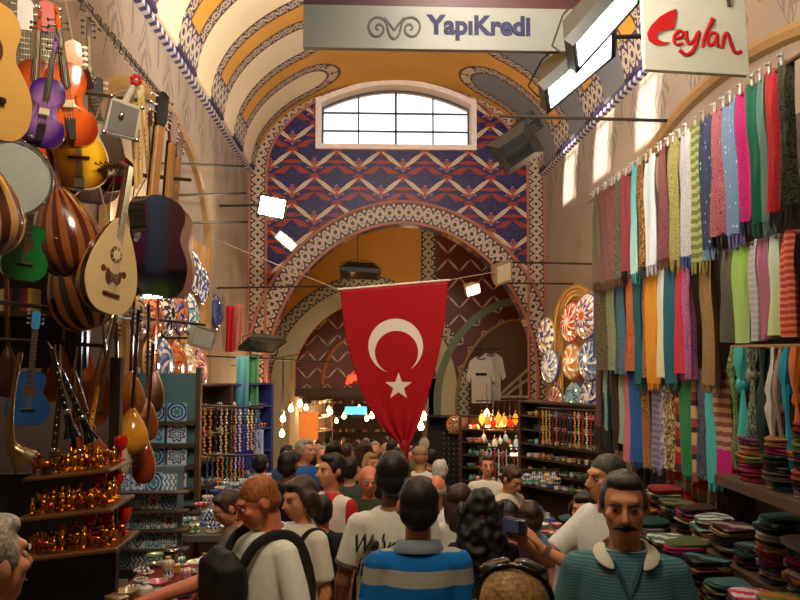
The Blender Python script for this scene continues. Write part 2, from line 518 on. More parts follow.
# red petals: star about the node and leaf pairs
r1 = (fx*fx*1.9 + (fz-.36)*(fz-.36)*.9).sqrt()
red = r1 < .16
fx2 = (fx+.5).fract()-.5 if False else ax-.5
r2 = (fx2*fx2*1.4 + (fz+.18)*(fz+.18)*.7).sqrt()
red = red.max(r2 < .15)
lf = (fz+.20 + ax*.9).abs() < ((ax*2*PI).sin()).max(0)*.13+.002
red = red.max(lf)
qx, qz = (.5-ax)*1.25, fz+.16
ros = (qx*qx+qz*qz).sqrt() - (nb.m('ARCTAN2', qx, qz)*6).cos()*.085
red = red.max((ros < .135)*(ros > -.02))
st = ((fz+.05).abs() < (.30-ax).max(0)*.28)
red = red.max(st*(ax < .30))
n_ = nb.noise(30, 3); spk = nb.voro(26, 'UV')[0]
navy = nb.mix(n_, C(20, 15, 50), C(44, 32, 88))
navy = nb.mix(spk < .18, navy, C(112, 84, 100))
col = nb.mix(red, navy, nb.mix(n_, C(118, 34, 22), C(142, 50, 34)))
col = nb.mix((spk < .16)*red, col, C(88, 30, 40))
col = nb.mix((ros < -.03).max((ros-.155).abs() < .012), col, C(150, 132, 140)); col = nb.mix(white, col, C(188, 166, 136)); col = nb.mix(mid*white, col, C(150, 110, 100))
tl = ((u*4).fract() < .02).max((v*4).fract() < .02)
col = nb.mix(tl*.5, col, C(40, 24, 40))
MURAL = nb.done(col, .4, spec=.2)
nb = NB('mural_dark'); u, v = nb.uv(); zr = v/.5; fz = zr.fract()-.5; odd = (zr.floor()*.5).fract()*2
fx = (u/.62+odd*.5).fract()-.5; ax = fx.abs()
wl = (fz-(.34-ax*1.3)).abs() < ((ax*2*PI).sin()).max(0)*.07+.012
DARKT = nb.done(nb.mix(wl, nb.mix(nb.noise(20, 3), C(70, 24, 20), C(100, 40, 30)), C(178, 158, 136)), .4)
nb = NB('yellow_paint'); n_ = nb.noise(2, 4)
YELL = nb.done(nb.mix(n_, C(176, 122, 40), C(200, 146, 58)), .7)
CREAM = plaster('cream_plaster', (196, 186, 150)); GREENT = M('green_trim', (98, 110, 84))

holes_ = [list(reversed(op)), list(reversed(win_outline()))]
ew = plate2d('wall_end', [outer, op, win_outline()], .55, MURAL); ew.location.y = 16.28; struct(ew)
# border round the arch (front face), side strips and vault ring
inn, out_ = feet(ogive_pts(64, .02), zfloor+.02), feet(ogive_pts(64, .44), zfloor+.02)
struct(arch_ring('trim_5', inn, out_, 15.985, ARAB, .2))
TERRA = M('terracotta_line', (150, 92, 70))
for k, g in enumerate((.01, .45)):
    o = MB(); o.tube([(p[0], 15.98, p[1]) for p in feet(ogive_pts(64, g), zfloor+.02)], .035, 6); struct(o.build('trim_%d' % (6+k), TERRA))
ring_o = [(XL+.02, zfloor+2.6)] + [(XC-(VA-.02)*math.cos(PI*i/64), ZS+(VB-.02)*math.sin(PI*i/64)) for i in range(65)] + [(XR-.02, zfloor+2.6)]
def wd(i): return .36 - .25*math.sin(PI*i/64)**2.2
ring_i = [(XL+.38, zfloor+2.6)] + [(XC-(VA-wd(i))*math.cos(PI*i/64), ZS+(VB-wd(i))*math.sin(PI*i/64)) for i in range(65)] + [(XR-.38, zfloor+2.6)]
struct(arch_ring('trim_8', ring_i, ring_o, 15.99, ARABP, .17))
for k, rr in enumerate((ring_i, ring_o)):
    o = MB(); o.tube([(p[0], 15.985, p[1]) for p in rr], .03, 6); struct(o.build('trim_%d' % (9+k), TERRA))
# window in the end wall
wm = MB(); wo = win_outline(.0)
wf = plate2d('window_1', [win_outline(.09), win_outline(-.02)], .62, M('window_reveal', (214, 196, 186), .8)); wf.location.y = 16.22; struct(wf)
BAR = M('window_bar', (62, 60, 62), .4)
bars = MB()
for i in range(1, 4):
    x = wx0+(wx1-wx0)*i/4; bars.box((x, 16.3, (wz0+win_top(x))/2), (.05 if i == 2 else .035, .04, win_top(x)-wz0))
for q in (.30, .60):
    z = wz0+q*(at(396, 85, 16).z-wz0); bars.box(((wx0+wx1)/2, 16.3, z), (wx1-wx0, .04, .04))
b_ = bars.build('window_bars', BAR, wf); b_.location.y = -16.22
ob = plate2d('window_frame', [win_outline(-.0), win_outline(-.06)], .06, BAR, wf); ob.location.y = .08
nb = NB('window_glass'); nb.b.inputs['Transmission Weight'].default_value = 1
GLASS = nb.done((.95, .97, 1, 1), .0); nb.b.inputs['IOR'].default_value = 1.02
pn = plate2d('window_pane', [win_outline(-.03)], .006, GLASS, wf); pn.location.y = .10

# crossing behind the arch
w = MB(); w.box((-4.4, 18.8, 1.2), (.2, 5.2, 9)); struct(w.build('wall_crossing_left', YELL, smooth=0))
w = MB(); w.box((6.4, 18.8, 1.2), (.2, 5.2, 9)); struct(w.build('wall_crossing_right', PLASTER2, smooth=0))
w = MB(); w.box((1, 18.7, EYE+3.95), (11.2, 4.7, .15)); struct(w.build('ceiling_crossing', YELL, smooth=0))
w = MB(); w.box((-3.43, 16.28, 1.8), (2.0, .5, 9)); w.box((5.1, 16.28, 1.8), (2.9, .5, 9)); struct(w.build('wall_crossing_front', PLASTER2, smooth=0))
Y2 = 21.0; q = lambda px, py: (lambda p: (p.x, p.z))(at(px, py, Y2))
zf2 = fl(21)-.1
def arch2(cx, hw, zs, rise, n=32, p=1.8):
    o = []
    for i in range(n+1):
        d = -math.cos(PI*i/n); o.append((cx+hw*d, zs+rise*(1-abs(d)**p)**.52))
    return o
A_c, A_hw = q(364, 400)[0], 1.98; A_zs, A_r = EYE-1.0, 2.35
B_c, B_hw = q(516, 400)[0], 1.62; B_zs, B_r = EYE-1.35, 2.2
xs = q(431, 400)[0]
Aop = feet(arch2(A_c, A_hw, A_zs, A_r), zf2+.02)
wl_ = plate2d('wall_far_left', [[(-4.5, zf2), (-4.5, EYE+4), (xs, EYE+4), (xs, zf2)], Aop], .4, YELL); wl_.location.y = Y2+.2; struct(wl_)
Bop = feet(arch2(B_c, B_hw, B_zs, B_r), zf2+.02)
wr_ = plate2d('wall_far_right', [[(xs, zf2), (xs, EYE+4), (6.5, EYE+4), (6.5, zf2)], Bop], .4, DARKT); wr_.location.y = Y2+.2; struct(wr_)
ga = feet(arch2(A_c, A_hw+.52, A_zs, A_r+.40), zf2+.02)
struct(arch_ring('trim_11', Aop, ga, Y2-.06, CREAM, .2))
gb = feet(arch2(A_c, A_hw+.88, A_zs, A_r+.74), zf2+.02)
struct(arch_ring('trim_12', ga, gb, Y2-.04, ARABG, .2))
gb = feet(arch2(B_c, B_hw+.42, B_zs, B_r+.42), zf2+.02); gc = feet(arch2(B_c, B_hw+.62, B_zs, B_r+.62), zf2+.02)
struct(arch_ring('trim_13', gb, gc, Y2-.07, GREENT, .2))
struct(arch_ring('trim_14', Bop, gb, Y2-.05, DARKT, .2))
o = MB(); o.tube([(p[0], Y2-.06, p[1]) for p in Bop], .04, 6); struct(o.build('trim_15', M('dull_gold_line', (140, 112, 60))))
x0, x1 = q(421, 300)[0], q(436, 300)[0]
struct(arch_ring('trim_16', [(x0, A_zs+.3), (x0, EYE+3.9)], [(x1, A_zs+.3), (x1, EYE+3.9)], Y2-.03, ARABG, .2))
# street beyond the far left arch
w = MB(); w.box((-2.3, 28, 0), (.2, 13.4, 8)); struct(w.build('wall_beyond_left', PLASTER2, smooth=0))
w = MB(); w.box((2.4, 28, 0), (.2, 13.4, 8)); struct(w.build('wall_beyond_right', PLASTER2, smooth=0))
w = MB(); w.box((0, 28, EYE+2.2), (5, 13.4, .15)); struct(w.build('ceiling_beyond', YELL, smooth=0))
w = MB(); w.box((0, 34.5, 0), (5, .2, 9)); struct(w.build('wall_beyond', M('distant_wall', (96, 78, 58)), smooth=0))
zb = at(340, 388, 24).z
w = plate2d('wall_screen', [[(-2.2, zb), (-2.2, EYE+2.1), (2.3, EYE+2.1), (2.3, zb)]], .2, DARKT); w.location.y = 24.1; struct(w)
BEAM = M('dark_beam', (58, 42, 28))
w = MB(); w.box((0, 23.95, zb-.12), (4.4, .3, .26)); struct(w.build('trim_17', BEAM, smooth=0))
o = MB(); o.tube([(p[0], 23.98, p[1]) for p in arch2(-.4, 1.0, zb+.1, 1.5)], .07, 8); struct(o.build('trim_18', M('painted_arch', (150, 92, 50))))
# room behind the far right arch
w = MB(); w.box((4.5, 25.4, 0), (4.4, .2, 9)); struct(w.build('wall_shop_back', M('shop_back', (86, 52, 34)), smooth=0))
w = MB(); w.box((6.5, 23.4, 0), (.2, 4.2, 9)); struct(w.build('wall_shop_right', M('shop_back', (86, 52, 34)), smooth=0))
w = MB(); w.box((4.5, 23.4, EYE+1.6), (4.4, 4.2, .15)); struct(w.build('ceiling_shop', M('shop_back', (86, 52, 34)), smooth=0))
# ------------------------------------------------------------------ instruments of the shop on the left
BLACK = M('black_lacquer', (10, 9, 12), .08, coat=1); EBONY = M('ebony', (30, 24, 22), .35)
CHROME = M('chrome', (200, 200, 205), .18, 1); BRASS = M('brass', (196, 150, 70), .25, 1)
PALE = M('pale_spruce', (206, 164, 104), .35, var=.1, coat=.4); MAPLE = M('maple_neck', (176, 128, 74), .4)
ROSEW = M('rosewood', (84, 46, 28), .35, coat=.4); WHITEP = M('white_plastic', (225, 220, 210), .3)
IRON = M('dark_iron', (52, 44, 40), .55, .6); IVORY = M('ivory', (220, 206, 176), .4)
STRING = M('string_steel', (190, 180, 160), .3, .8)
def burst(name, inner, outer, r=.5, coat=1):
    nb = NB(name); x, y, z = nb.sep(nb.coord('Generated'))
    d = ((x-.5)*(x-.5)+(z-.5)*(z-.5)).sqrt()*2
    f = ((d-r)*2.2).max(0).min(1)
    return nb.done(nb.mix(f, C(inner), C(outer)), .18, coat=coat)
guitar_half = [(0, -.255), (.10, -.25), (.165, -.20), (.19, -.12), (.18, -.05), (.145, .01), (.118, .05), (.122, .10), (.140, .15), (.135, .20), (.10, .235), (.03, .25), (0, .25)]
violin_half = [(0, -.18), (.06, -.176), (.098, -.14), (.104, -.09), (.092, -.05), (.070, -.035), (.056, -.005), (.058, .03), (.074, .055), (.083, .085), (.078, .13), (.05, .165), (.015, .175), (0, .175)]
mando_half = [(0, -.18), (.07, -.172), (.12, -.13), (.137, -.06), (.12, .02), (.085, .09), (.05, .14), (.025, .165), (0, .165)]
oud_half = [(0, -.25), (.08, -.242), (.145, -.20), (.18, -.13), (.185, -.06), (.165, .03), (.125, .12), (.075, .20), (.035, .25), (0, .255)]
def sm(half): return smooth_closed(mirror(half), 3)
def pegs(mb, xs, zs, r=.007, ln=.03, y=0):
    for x, sx in xs:
        for z in zs: mb.tube([(x, y, z), (x+sx*ln, y, z)], r, 6); mb.ell((x+sx*ln, y, z), (r*1.7, r*.8, r*1.7), 8, 5)
def strings(par, n, w0, w1, z0, z1, y, y1=None):
    m = MB()
    for i in range(n):
        t = i/(n-1)-.5; m.tube([(t*w0, y, z0), (t*w1, y if y1 is None else y1, z1)], .0011, 4)
    m.build('strings', STRING, par)
def six_pegs(par, mat, z0, z1, w, y):
    for sx in (-1, 1):
        for k in range(3):
            m = MB(); pegs(m, [(sx*w, sx)], [z0+(z1-z0)*k/2], y=y); m.build('tuning_peg', mat, par)
def guitar(label, loc, rot, top, side, sc=1, half=guitar_half, neckL=.42, hw=.026, depth=.09, board=EBONY, head=None, hole=True, bridge=EBONY, group=None, name='guitar', pegm=CHROME):
    t = thing(name, label, 'guitar', loc, rot, group, sc)
    o = sm(half); m = MB(); m.prism(o, .002, depth); b = m.build('body', side, t)
    m = MB(); m.prism([(x*.985, z*.985) for x, z in o], -.003, .004); m.build('soundboard', top, t)
    zt = max(z for x, z in o)
    if hole:
        m = MB(); m.lathe([(0, .0045), (.045, .0045), (.045, .002)], 20, (0, 0, .07), '-Y'); m.build('soundhole', M('hole_dark', (12, 10, 9), .9), t)
        m = MB(); m.lathe([(.047, .005), (.060, .005), (.060, .003), (.047, .003)], 24, (0, 0, .07), '-Y'); m.build('rosette', ROSEW, t)
    m = MB(); m.box((0, -.009, -.11), (.13, .012, .022), bev=.004); m.build('bridge', bridge, t)
    m = MB(); m.box((0, .012, zt+neckL/2-.03), (hw*2, .026, neckL), bev=.008); m.build('neck', MAPLE, t)
    m = MB(); m.box((0, -.005, (zt+neckL+.10)/2-.02), (hw*2.1, .009, zt+neckL-.10))
    for k in range(13):
        z = .12+(zt+neckL-.16)*(1-2**(-(12-k)/12*1.0))*1.9
        if z < zt+neckL-.02: m.box((0, -.010, z), (hw*2.1, .002, .003), mi=1)
    m.build('fretboard', [board, STRING], t)
    hz = zt+neckL-.03
    m = MB(); m.prism([(-hw, hz), (hw, hz), (hw*1.5, hz+.05), (hw*1.4, hz+.17), (hw*.5, hz+.185), (-hw*.5, hz+.185), (-hw*1.4, hz+.17), (-hw*1.5, hz+.05)], .0, .018); m.build('headstock', head or side, t)
    six_pegs(t, pegm, hz+.06, hz+.15, hw*1.45, .01)
    strings(t, 6, .045, hw*1.5, -.11, hz+.01, -.014)
    return t
def violin(label, loc, rot, top, sc=1, tail=EBONY, group=None):
    t = thing('violin', label, 'violin', loc, rot, group, sc); o = sm(violin_half)
    m = MB(); m.prism(o, -.012, .03); m.build('body', top, t)
    m = MB(); vs = []; k = len(o)
    rs = [[Vector((x*f, -.012-h, z*f)) for x, z in o] for f, h in ((1, 0), (.8, .007), (.45, .013), (.02, .015))]
    m.rings(rs, caps=False); m.build('belly', top, t)
    for sx in (-1, 1):
        m = MB(); m.tube([(sx*.034, -.024, .02), (sx*.030, -.025, .028), (sx*.033, -.025, -.005), (sx*.042, -.024, -.045), (sx*.046, -.023, -.04)], .0022, 6); m.build('sound_slot', EBONY, t)
    m = MB(); m.box((0, -.04, -.01), (.045, .005, .034), bev=.002); m.build('bridge', IVORY, t)
    m = MB(); m.prism([(-.012, -.16), (.012, -.16), (.02, -.07), (-.02, -.07)], -.042, -.032); m.build('tailpiece', tail, t)
    m = MB(); m.tube([(0, .005, .16), (0, .002, .31)], [.016, .012], 10); m.build('neck', top, t)
    m = MB(); m.tube([(0, -.034, .06), (0, -.022, .31)], [.017, .011], 8, flat=.35, up=(0, 1, 0)); m.build('fretboard', EBONY, t)
    m = MB(); m.tube([(0, .0, .30), (0, .004, .36), (0, .0, .385)], [.013, .011, .008], 8)
    sp = [(0, .0+.018*math.sin(a)*(1-a/14), .395+.018*math.cos(a)*(1-a/14)) for a in [i*.6 for i in range(16)]]
    m.tube(sp, .008, 8); m.build('scroll', top, t)
    for k, (sx, z) in enumerate(((1, .32), (-1, .33), (1, .345), (-1, .357))):
        m = MB(); m.tube([(0, .002, z), (sx*.035, .002, z)], .004, 6); m.ell((sx*.036, .002, z), (.006, .004, .009), 8, 6); m.build('peg', EBONY, t)
    m = MB(); m.ell((-.05, -.03, -.155), (.03, .008, .022)); m.build('chin_rest', EBONY, t)
    strings(t, 4, .03, .014, -.08, .31, -.046, -.028)
    return t
def stripes_mat(name, c1, c2, n, rough=.2):
    nb = NB(name); u, v = nb.uv(); f = (u*n).fract(); w = nb.noise(30, 3)
    return nb.done(nb.mix(f < .5, nb.mix(w*.5, C(c1), C([int(c*.7) for c in c1])), C(c2)), rough, coat=.8)
def bowl_body(half, depth, n=22):
    """rounded back of staves behind a flat outline"""
    m = MB(); prof = smooth_open([(x, 0, z) for x, z in half], 3); rs = []
    for p in prof:
        r = max(p.x, 1e-3)
        rs.append([Vector((r*math.cos(PI*j/n), depth*(r/.185)**.9*math.sin(PI*j/n), p.z)) for j in range(n+1)])
    m.rings(rs, closed=False, caps=False, uv=True); return m
def oud(label, loc, rot, back, top=PALE, sc=1, group=None, long=.22):
    t = thing('oud', label, 'lute', loc, rot, group, sc)
    bowl_body(oud_half, .17).build('bowl', back, t)
    o = sm(oud_half); m = MB(); m.prism(o, -.004, .003); m.build('soundboard', top, t)
    m = MB(); m.lathe([(0, .006), (.042, .006), (.046, .003)], 20, (0, 0, .06), '-Y')
    ro = m.build('rosette', ROSEW, t)
    m = MB()
    for a in range(8): m.tube([(0, -.007, .06), (.04*math.cos(a*PI/4), -.007, .06+.04*math.sin(a*PI/4))], .002, 4)
    m.lathe([(.020, .009), (.024, .009), (.024, .005), (.020, .005)], 16, (0, 0, .06), '-Y'); m.build('fretwork', IVORY, ro)
    for sx in (-1, 1):
        m = MB(); m.lathe([(0, .0055), (.018, .0055), (.020, .003)], 14, (sx*.075, 0, -.03), '-Y'); m.build('soundhole', ROSEW, t)
    m = MB(); m.prism(smooth_closed([(-.05, -.02), (-.02, -.04), (.02, -.04), (.05, -.02), (.055, -.07), (.03, -.095), (0, -.085), (-.03, -.105), (-.055, -.07)], 3), -.008, -.003); m.build('pickguard', ROSEW, t)
    m = MB(); m.box((0, -.010, -.15), (.12, .012, .016), bev=.003); m.build('bridge', ROSEW, t)
    m = MB(); m.tube([(0, .010, .22), (0, .006, .25+long)], [.026, .019], 10); m.build('neck', ROSEW, t)
    m = MB(); m.box((0, -.012, .20+long/2), (.040, .006, .10+long)); m.build('fretboard', EBONY, t)
    e = .25+long
    pb = MB(); pb.tube([(0, .004, e-.01), (0, .06, e+.02), (0, .16, e+.015), (0, .21, e+.0)], [.018, .019, .015, .010], 8); pbx = pb.build('pegbox', ROSEW, t)
    for k in range(10):
        sx = -1 if k % 2 else 1; yy = .04+.016*k
        m = MB(); m.tube([(0, yy, e+.018), (sx*.05, yy, e+.018)], .004, 6); m.ell((sx*.052, yy, e+.018), (.007, .004, .009), 8, 5); m.build('peg', EBONY, pbx)
    strings(t, 6, .05, .03, -.15, e, -.016)
    return t
def mandolin(label, loc, rot, top, side, sc=1):
    t = thing('mandolin', label, 'mandolin', loc, rot, None, sc); o = sm(mando_half)
    m = MB(); m.prism(o, 0, .05); m.build('body', side, t)
    m = MB(); rs = [[Vector((x*f, -h, z*f)) for x, z in o] for f, h in ((1, 0), (.97, .005), (.7, .011), (.02, .014))]
    m.rings(rs, caps=False); m.build('belly', top, t)
    m = MB(); m.tube([(p[0], -.002, p[1]) for p in o+[o[0]]], .004, 6); m.build('binding', IVORY, t)
    m = MB(); m.ell((0.02, -.012, .06), (.020, .004, .030)); m.build('soundhole', M('hole_dark', (12, 10, 9), .9), t)
    m = MB(); m.box((0, -.021, -.03), (.10, .012, .012), bev=.003); m.build('bridge', EBONY, t)
    m = MB(); m.box((0, -.014, -.15), (.045, .012, .055), bev=.006); m.build('tailpiece', CHROME, t)
    m = MB(); m.box((0, .008, .27), (.036, .026, .26), bev=.008); m.build('neck', ROSEW, t)
    m = MB(); m.box((0, -.012, .24), (.038, .008, .33)); m.build('fretboard', EBONY, t)
    m = MB(); m.prism([(-.02, .39), (.02, .39), (.04, .43), (.036, .53), (0, .55), (-.036, .53), (-.04, .43)], 0, .016); m.build('headstock', M('amber_wood', (196, 104, 28), .25, coat=.7), t)
    for sx in (-1, 1):
        for k in range(4):
            m = MB(); pegs(m, [(sx*.037, sx)], [.43+.028*k], y=.008, ln=.018); m.build('tuning_peg', WHITEP, t)
    strings(t, 8, .03, .026, -.13, .40, -.024, -.016)
    return t
def drum(label, loc, rot, r, skin, rim, n=10, depth=.06, cat='drum', group=None):
    t = thing('frame_drum', label, cat, loc, rot, group)
    m = MB(); m.lathe([(r, 0), (r, -depth), (r*.93, -depth), (r*.93, 0)], 32, (0, 0, 0), '-Y'); m.build('shell', ROSEW, t)
    m = MB(); m.lathe([(0, .004), (r*.96, .004), (r*.97, -.004)], 32, (0, 0, 0), '-Y'); m.build('skin', skin, t)
    m = MB(); pts = [(r*math.cos(a*PI/16), -.003, r*math.sin(a*PI/16)) for a in range(33)]; m.tube(pts, .008, 6); m.build('hoop', rim, t)
    for k in range(n):
        a = 2*PI*k/n; m = MB(); m.cap((r*1.02*math.cos(a), -.012, r*1.02*math.sin(a)), (r*1.02*math.cos(a), depth*.7, r*1.02*math.sin(a)), .006, .006, 6); m.build('tension_lug', CHROME, t)
    return t
def saz(label, loc, rot, bowl, top=PALE, sc=1, w=.095, neck=.55, group=None):
    t = thing('long_necked_lute', label, 'lute', loc, rot, group, sc)
    half = [(0, -.16), (.05, -.15), (.085, -.11), (.098, -.05), (.088, .02), (.06, .09), (.03, .14), (.012, .17), (0, .17)]
    half = [(x*w/.095, z) for x, z in half]
    bowl_body(half, .16).build('bowl', bowl, t)
    m = MB(); m.prism(sm(half), -.004, .003); m.build('soundboard', top, t)
    m = MB(); m.tube([(0, .006, .14), (0, .004, .16+neck)], [.013, .010], 8); m.build('neck', ROSEW, t)
    m = MB(); m.box((0, -.012, -.08), (.05, .010, .008)); m.build('bridge', EBONY, t)
    m = MB(); m.box((0, .004, .20+neck), (.022, .02, .12), bev=.004); m.build('headstock', ROSEW, t)
    for k in range(6):
        sx = -1 if k % 2 else 1
        m = MB(); m.tube([(0, .004, .16+neck+.016*k), (sx*.03, .004, .16+neck+.016*k)], .004, 6); m.ell((sx*.03, .004, .16+neck+.016*k), (.005, .008, .008), 8, 5); m.build('peg', EBONY, t)
    strings(t, 5, .02, .012, -.08, .16+neck, -.016, -.008)
    return t
def zurna(label, loc, rot, mat, ring=CHROME, sc=1, group=None, L=.42, name='shawm'):
    t = thing(name, label, 'wind instrument', loc, rot, group, sc)
    m = MB(); m.lathe([(.006, L/2), (.012, L/2-.01), (.012, L/2-.1), (.014, -L/2+.12), (.022, -L/2+.05), (.042, -L/2), (.038, -L/2), (.016, -L/2+.06)], 14); m.build('tube', mat, t)
    for k in range(6):
        m = MB(); m.ell((0, -.0125, L/2-.12-.035*k), (.005, .003, .005), 8, 5); m.build('finger_hole', CHROME if ring is CHROME else EBONY, t)
    m = MB(); m.lathe([(.016, -L/2+.13), (.019, -L/2+.125), (.019, -L/2+.115), (.016, -L/2+.11)], 14); m.build('ring', ring, t)
    return t
RZ = lambda yaw, roll=0, pitch=0: (math.radians(pitch), math.radians(roll), math.radians(yaw))
SKIN_D = M('drum_skin', (150, 158, 158), .5)
NATG = M('natural_guitar_top', (206, 160, 84), .25, var=.08, coat=.8)
guitar('large acoustic guitar with honey-coloured top and dark soundhole at the photo edge', at(-12, 66, 2.35), RZ(66, -3), NATG, ROSEW, .86)
drum('round frame drum with grey skin and chrome hoop below the honey-coloured guitar', at(10, 178, 2.95), RZ(25), .145, SKIN_D, CHROME)
violin('small purple violin overlapping the orange violins', at(45, 112, 3.0), RZ(18, 6), burst('purple_lacquer', (142, 100, 170), (58, 24, 110)), .76)
VIO = burst('orange_varnish', (226, 98, 24), (150, 44, 12), .6)
violin('orange-brown violin hanging partly behind the purple violin', at(34, 96, 3.5), RZ(20, 2), burst('brown_varnish', (190, 84, 30), (130, 48, 16)), .95)
violin('full-size bright orange violin hanging just above the yellow mandolin', at(68, 104, 3.4), RZ(22, -8), VIO, 1.05)
mandolin('yellow sunburst mandolin with a chrome tailpiece', at(78, 152, 3.62), RZ(24, -4), burst('sunburst', (246, 190, 30), (120, 44, 8), .62), ROSEW, .97)
t = saz('dark long-necked lute with black pegs hanging behind the yellow mandolin', at(92, 150, 4.3), RZ(25, -3), ROSEW, ROSEW, 1.1, neck=.42)
REDG = burst('red_burst', (176, 26, 22), (50, 8, 8), .45)
guitar('dark red sunburst guitar hanging behind the white boxy fiddle', at(112, 162, 4.3), RZ(35, -18), REDG, M('dark_red_side', (64, 12, 10), .2, coat=1), .62)
drum('chrome-rimmed banjo drum between yellow mandolin and red guitar', at(94, 150, 4.0), RZ(40), .15, M('banjo_skin', (196, 192, 184), .5), CHROME, 8, .07)
# white boxy fiddle
t = thing('box_fiddle', 'pale grey boxy fiddle with a red flower on its peg end', 'fiddle', at(121, 118, 3.9), RZ(30, 18, 12))
m = MB(); GREYB = M('pale_painted_wood', (196, 192, 178), .4)
bt = [(-.085, .07), (.065, .085), (.10, -.075), (-.055, -.105)]
m.prism(bt, -.06, .06); m.build('body', GREYB, t)
m = MB(); m.prism([(x*.86, z*.86-.004) for x, z in bt], -.064, -.058); m.build('skin_panel', M('panel_grey', (120, 120, 118), .5), t)
m = MB(); m.ell((-.01, -.068, -.0), (.014, .008, .018)); m.build('sound_knob', CHROME, t)
m = MB(); m.cap((-.01, 0, .07), (-.005, 0, .19), .018, .014); m.build('neck', GREYB, t)
fl_ = MB()
for k in range(6): fl_.ell((-.005+.018*math.cos(k*PI/3), -.012, .205+.018*math.sin(k*PI/3)), (.014, .012, .014), 8, 6)
fr_ = fl_.build('flower', M('red_flower', (190, 26, 26), .5), t)
m = MB(); m.ell((-.005, -.022, .205), (.009, .008, .009), 8, 6); m.build('flower_centre', WHITEP, fr_)
for p in bt:
    m = MB(); m.ell((p[0], -.06, p[1]), (.012, .012, .012), 8, 6); m.build('corner_stud', CHROME, t)
# reed pipes
for k, (px, dp, L, tl, lab) in enumerate(((134, 4.0, .50, -4, 'pale reed flute with a yellow tip beside the boxy fiddle'), (140, 4.05, .46, -2, 'middle pale reed flute of the three hung beside the boxy fiddle'), (146, 4.1, .52, -6, 'pale reed flute furthest from the boxy fiddle'))):
    t = thing('reed_flute', lab, 'flute', at(px, 140, dp), RZ(0, tl)); p_ = M('bamboo', (206, 168, 100), .4, var=.15)
    m = MB(); m.lathe([(.008, -L/2), (.012, -L/2), (.0125, -L*.2), (.0115, -L*.19), (.0125, -.18*L), (.012, L*.3), (.011, L*.31), (.012, L*.32), (.011, L/2), (.007, L/2)], 10); m.build('tube', p_, t)
    m = MB(); m.lathe([(.008, L/2-.01), (.014, L/2), (.016, L/2+.03), (.01, L/2+.035)], 10); m.build('mouthpiece', M('yellow_horn', (216, 160, 60), .4) if k == 0 else IVORY, t)
    for h in range(6):
        m = MB(); m.ell((0, -.012, L*.1-.03*h), (.004, .002, .004), 6, 4); m.build('finger_hole', EBONY, t)
for k, (px, py, dp, lab) in enumerate(((152, 128, 4.4, 'slim brown lute neck with red pegs beside the flutes'),)):
    saz(lab, at(px, 250, dp), RZ(40, -2), ROSEW, ROSEW, .9, w=.06, neck=.62)
STR1 = stripes_mat('walnut_staves', (146, 84, 44), (72, 30, 20), 7.5)
STR2 = stripes_mat('yellow_black_staves', (190, 122, 48), (26, 14, 12), 6.5)
STR3 = stripes_mat('cream_brown_staves', (190, 150, 90), (80, 40, 24), 6)
oud('large oud showing its brown striped bowl, beside the green small guitar', at(66, 232, 3.5), RZ(195, 12), STR1, PALE, .80)
oud('oud with a yellow and black striped bowl below the brown striped one', at(78, 288, 3.9), RZ(200, 20), STR2, PALE, .86)
oud('oud with cream and brown striped bowl cut by the photo edge under the drum', at(-22, 204, 2.6), RZ(200, 10), STR3, PALE, .72)
oud('oud with pale front and dark rosette hanging before the black guitar', at(114, 266, 3.5), RZ(66, 10), STR2, M('pale_front', (206, 180, 132), .4, var=.06), .86, long=.30)
GRN = M('green_lacquer', (10, 104, 52), .15, coat=1, var=.25)
GRND = M('dark_green_lacquer', (6, 60, 34), .15, coat=1)
guitar('small bright green guitar hung beside the brown striped oud', at(26, 252, 3.25), RZ(30, 5), GRN, GRND, .47, head=GRND)
BLU = M('blue_lacquer', (12, 66, 128), .2, coat=1, var=.25)
guitar('small blue guitar hanging lowest, beneath the green one', at(29, 398, 3.3), RZ(30, 3), BLU, BLU, .44, head=M('sky_blue', (60, 130, 190), .3))
REDS = M('red_side', (104, 16, 14), .15, coat=1)
guitar('glossy black guitar seen from its curved side, behind the pale oud', at(146, 247, 3.95), RZ(240, -6), BLACK, BLACK, 1.0, depth=.11)
guitar('dark red guitar hung behind the glossy black guitar', at(162, 252, 4.4), RZ(256, -6), REDS, REDS, 1.0, depth=.10)
guitar('brown guitar with bright metal edge, last in the row behind the red guitar', at(170, 252, 4.9), RZ(256, -6), ROSEW, M('brown_side', (120, 76, 50), .2, coat=1), .96)
# heads of guitars hung above the frame
HDW = M('white_headstock', (222, 220, 220), .3)
HDR = M('pink_red_headstock', (206, 70, 66), .3)
guitar('guitar with a white headstock hanging above the orange-brown violin', at(26, 148, 3.9), RZ(24, -2), VIO, ROSEW, .95, head=HDW, neckL=.40)
guitar('guitar with a pink-red headstock hanging above the bright orange violin', at(48, 150, 4.0), RZ(24, -2), REDG, ROSEW, .95, head=HDR, neckL=.42)
guitar('dark guitar with black peg heads beside the amber mandolin head', at(96, 170, 4.9), RZ(30, 0), ROSEW, EBONY, .8, head=EBONY, neckL=.34, pegm=WHITEP)
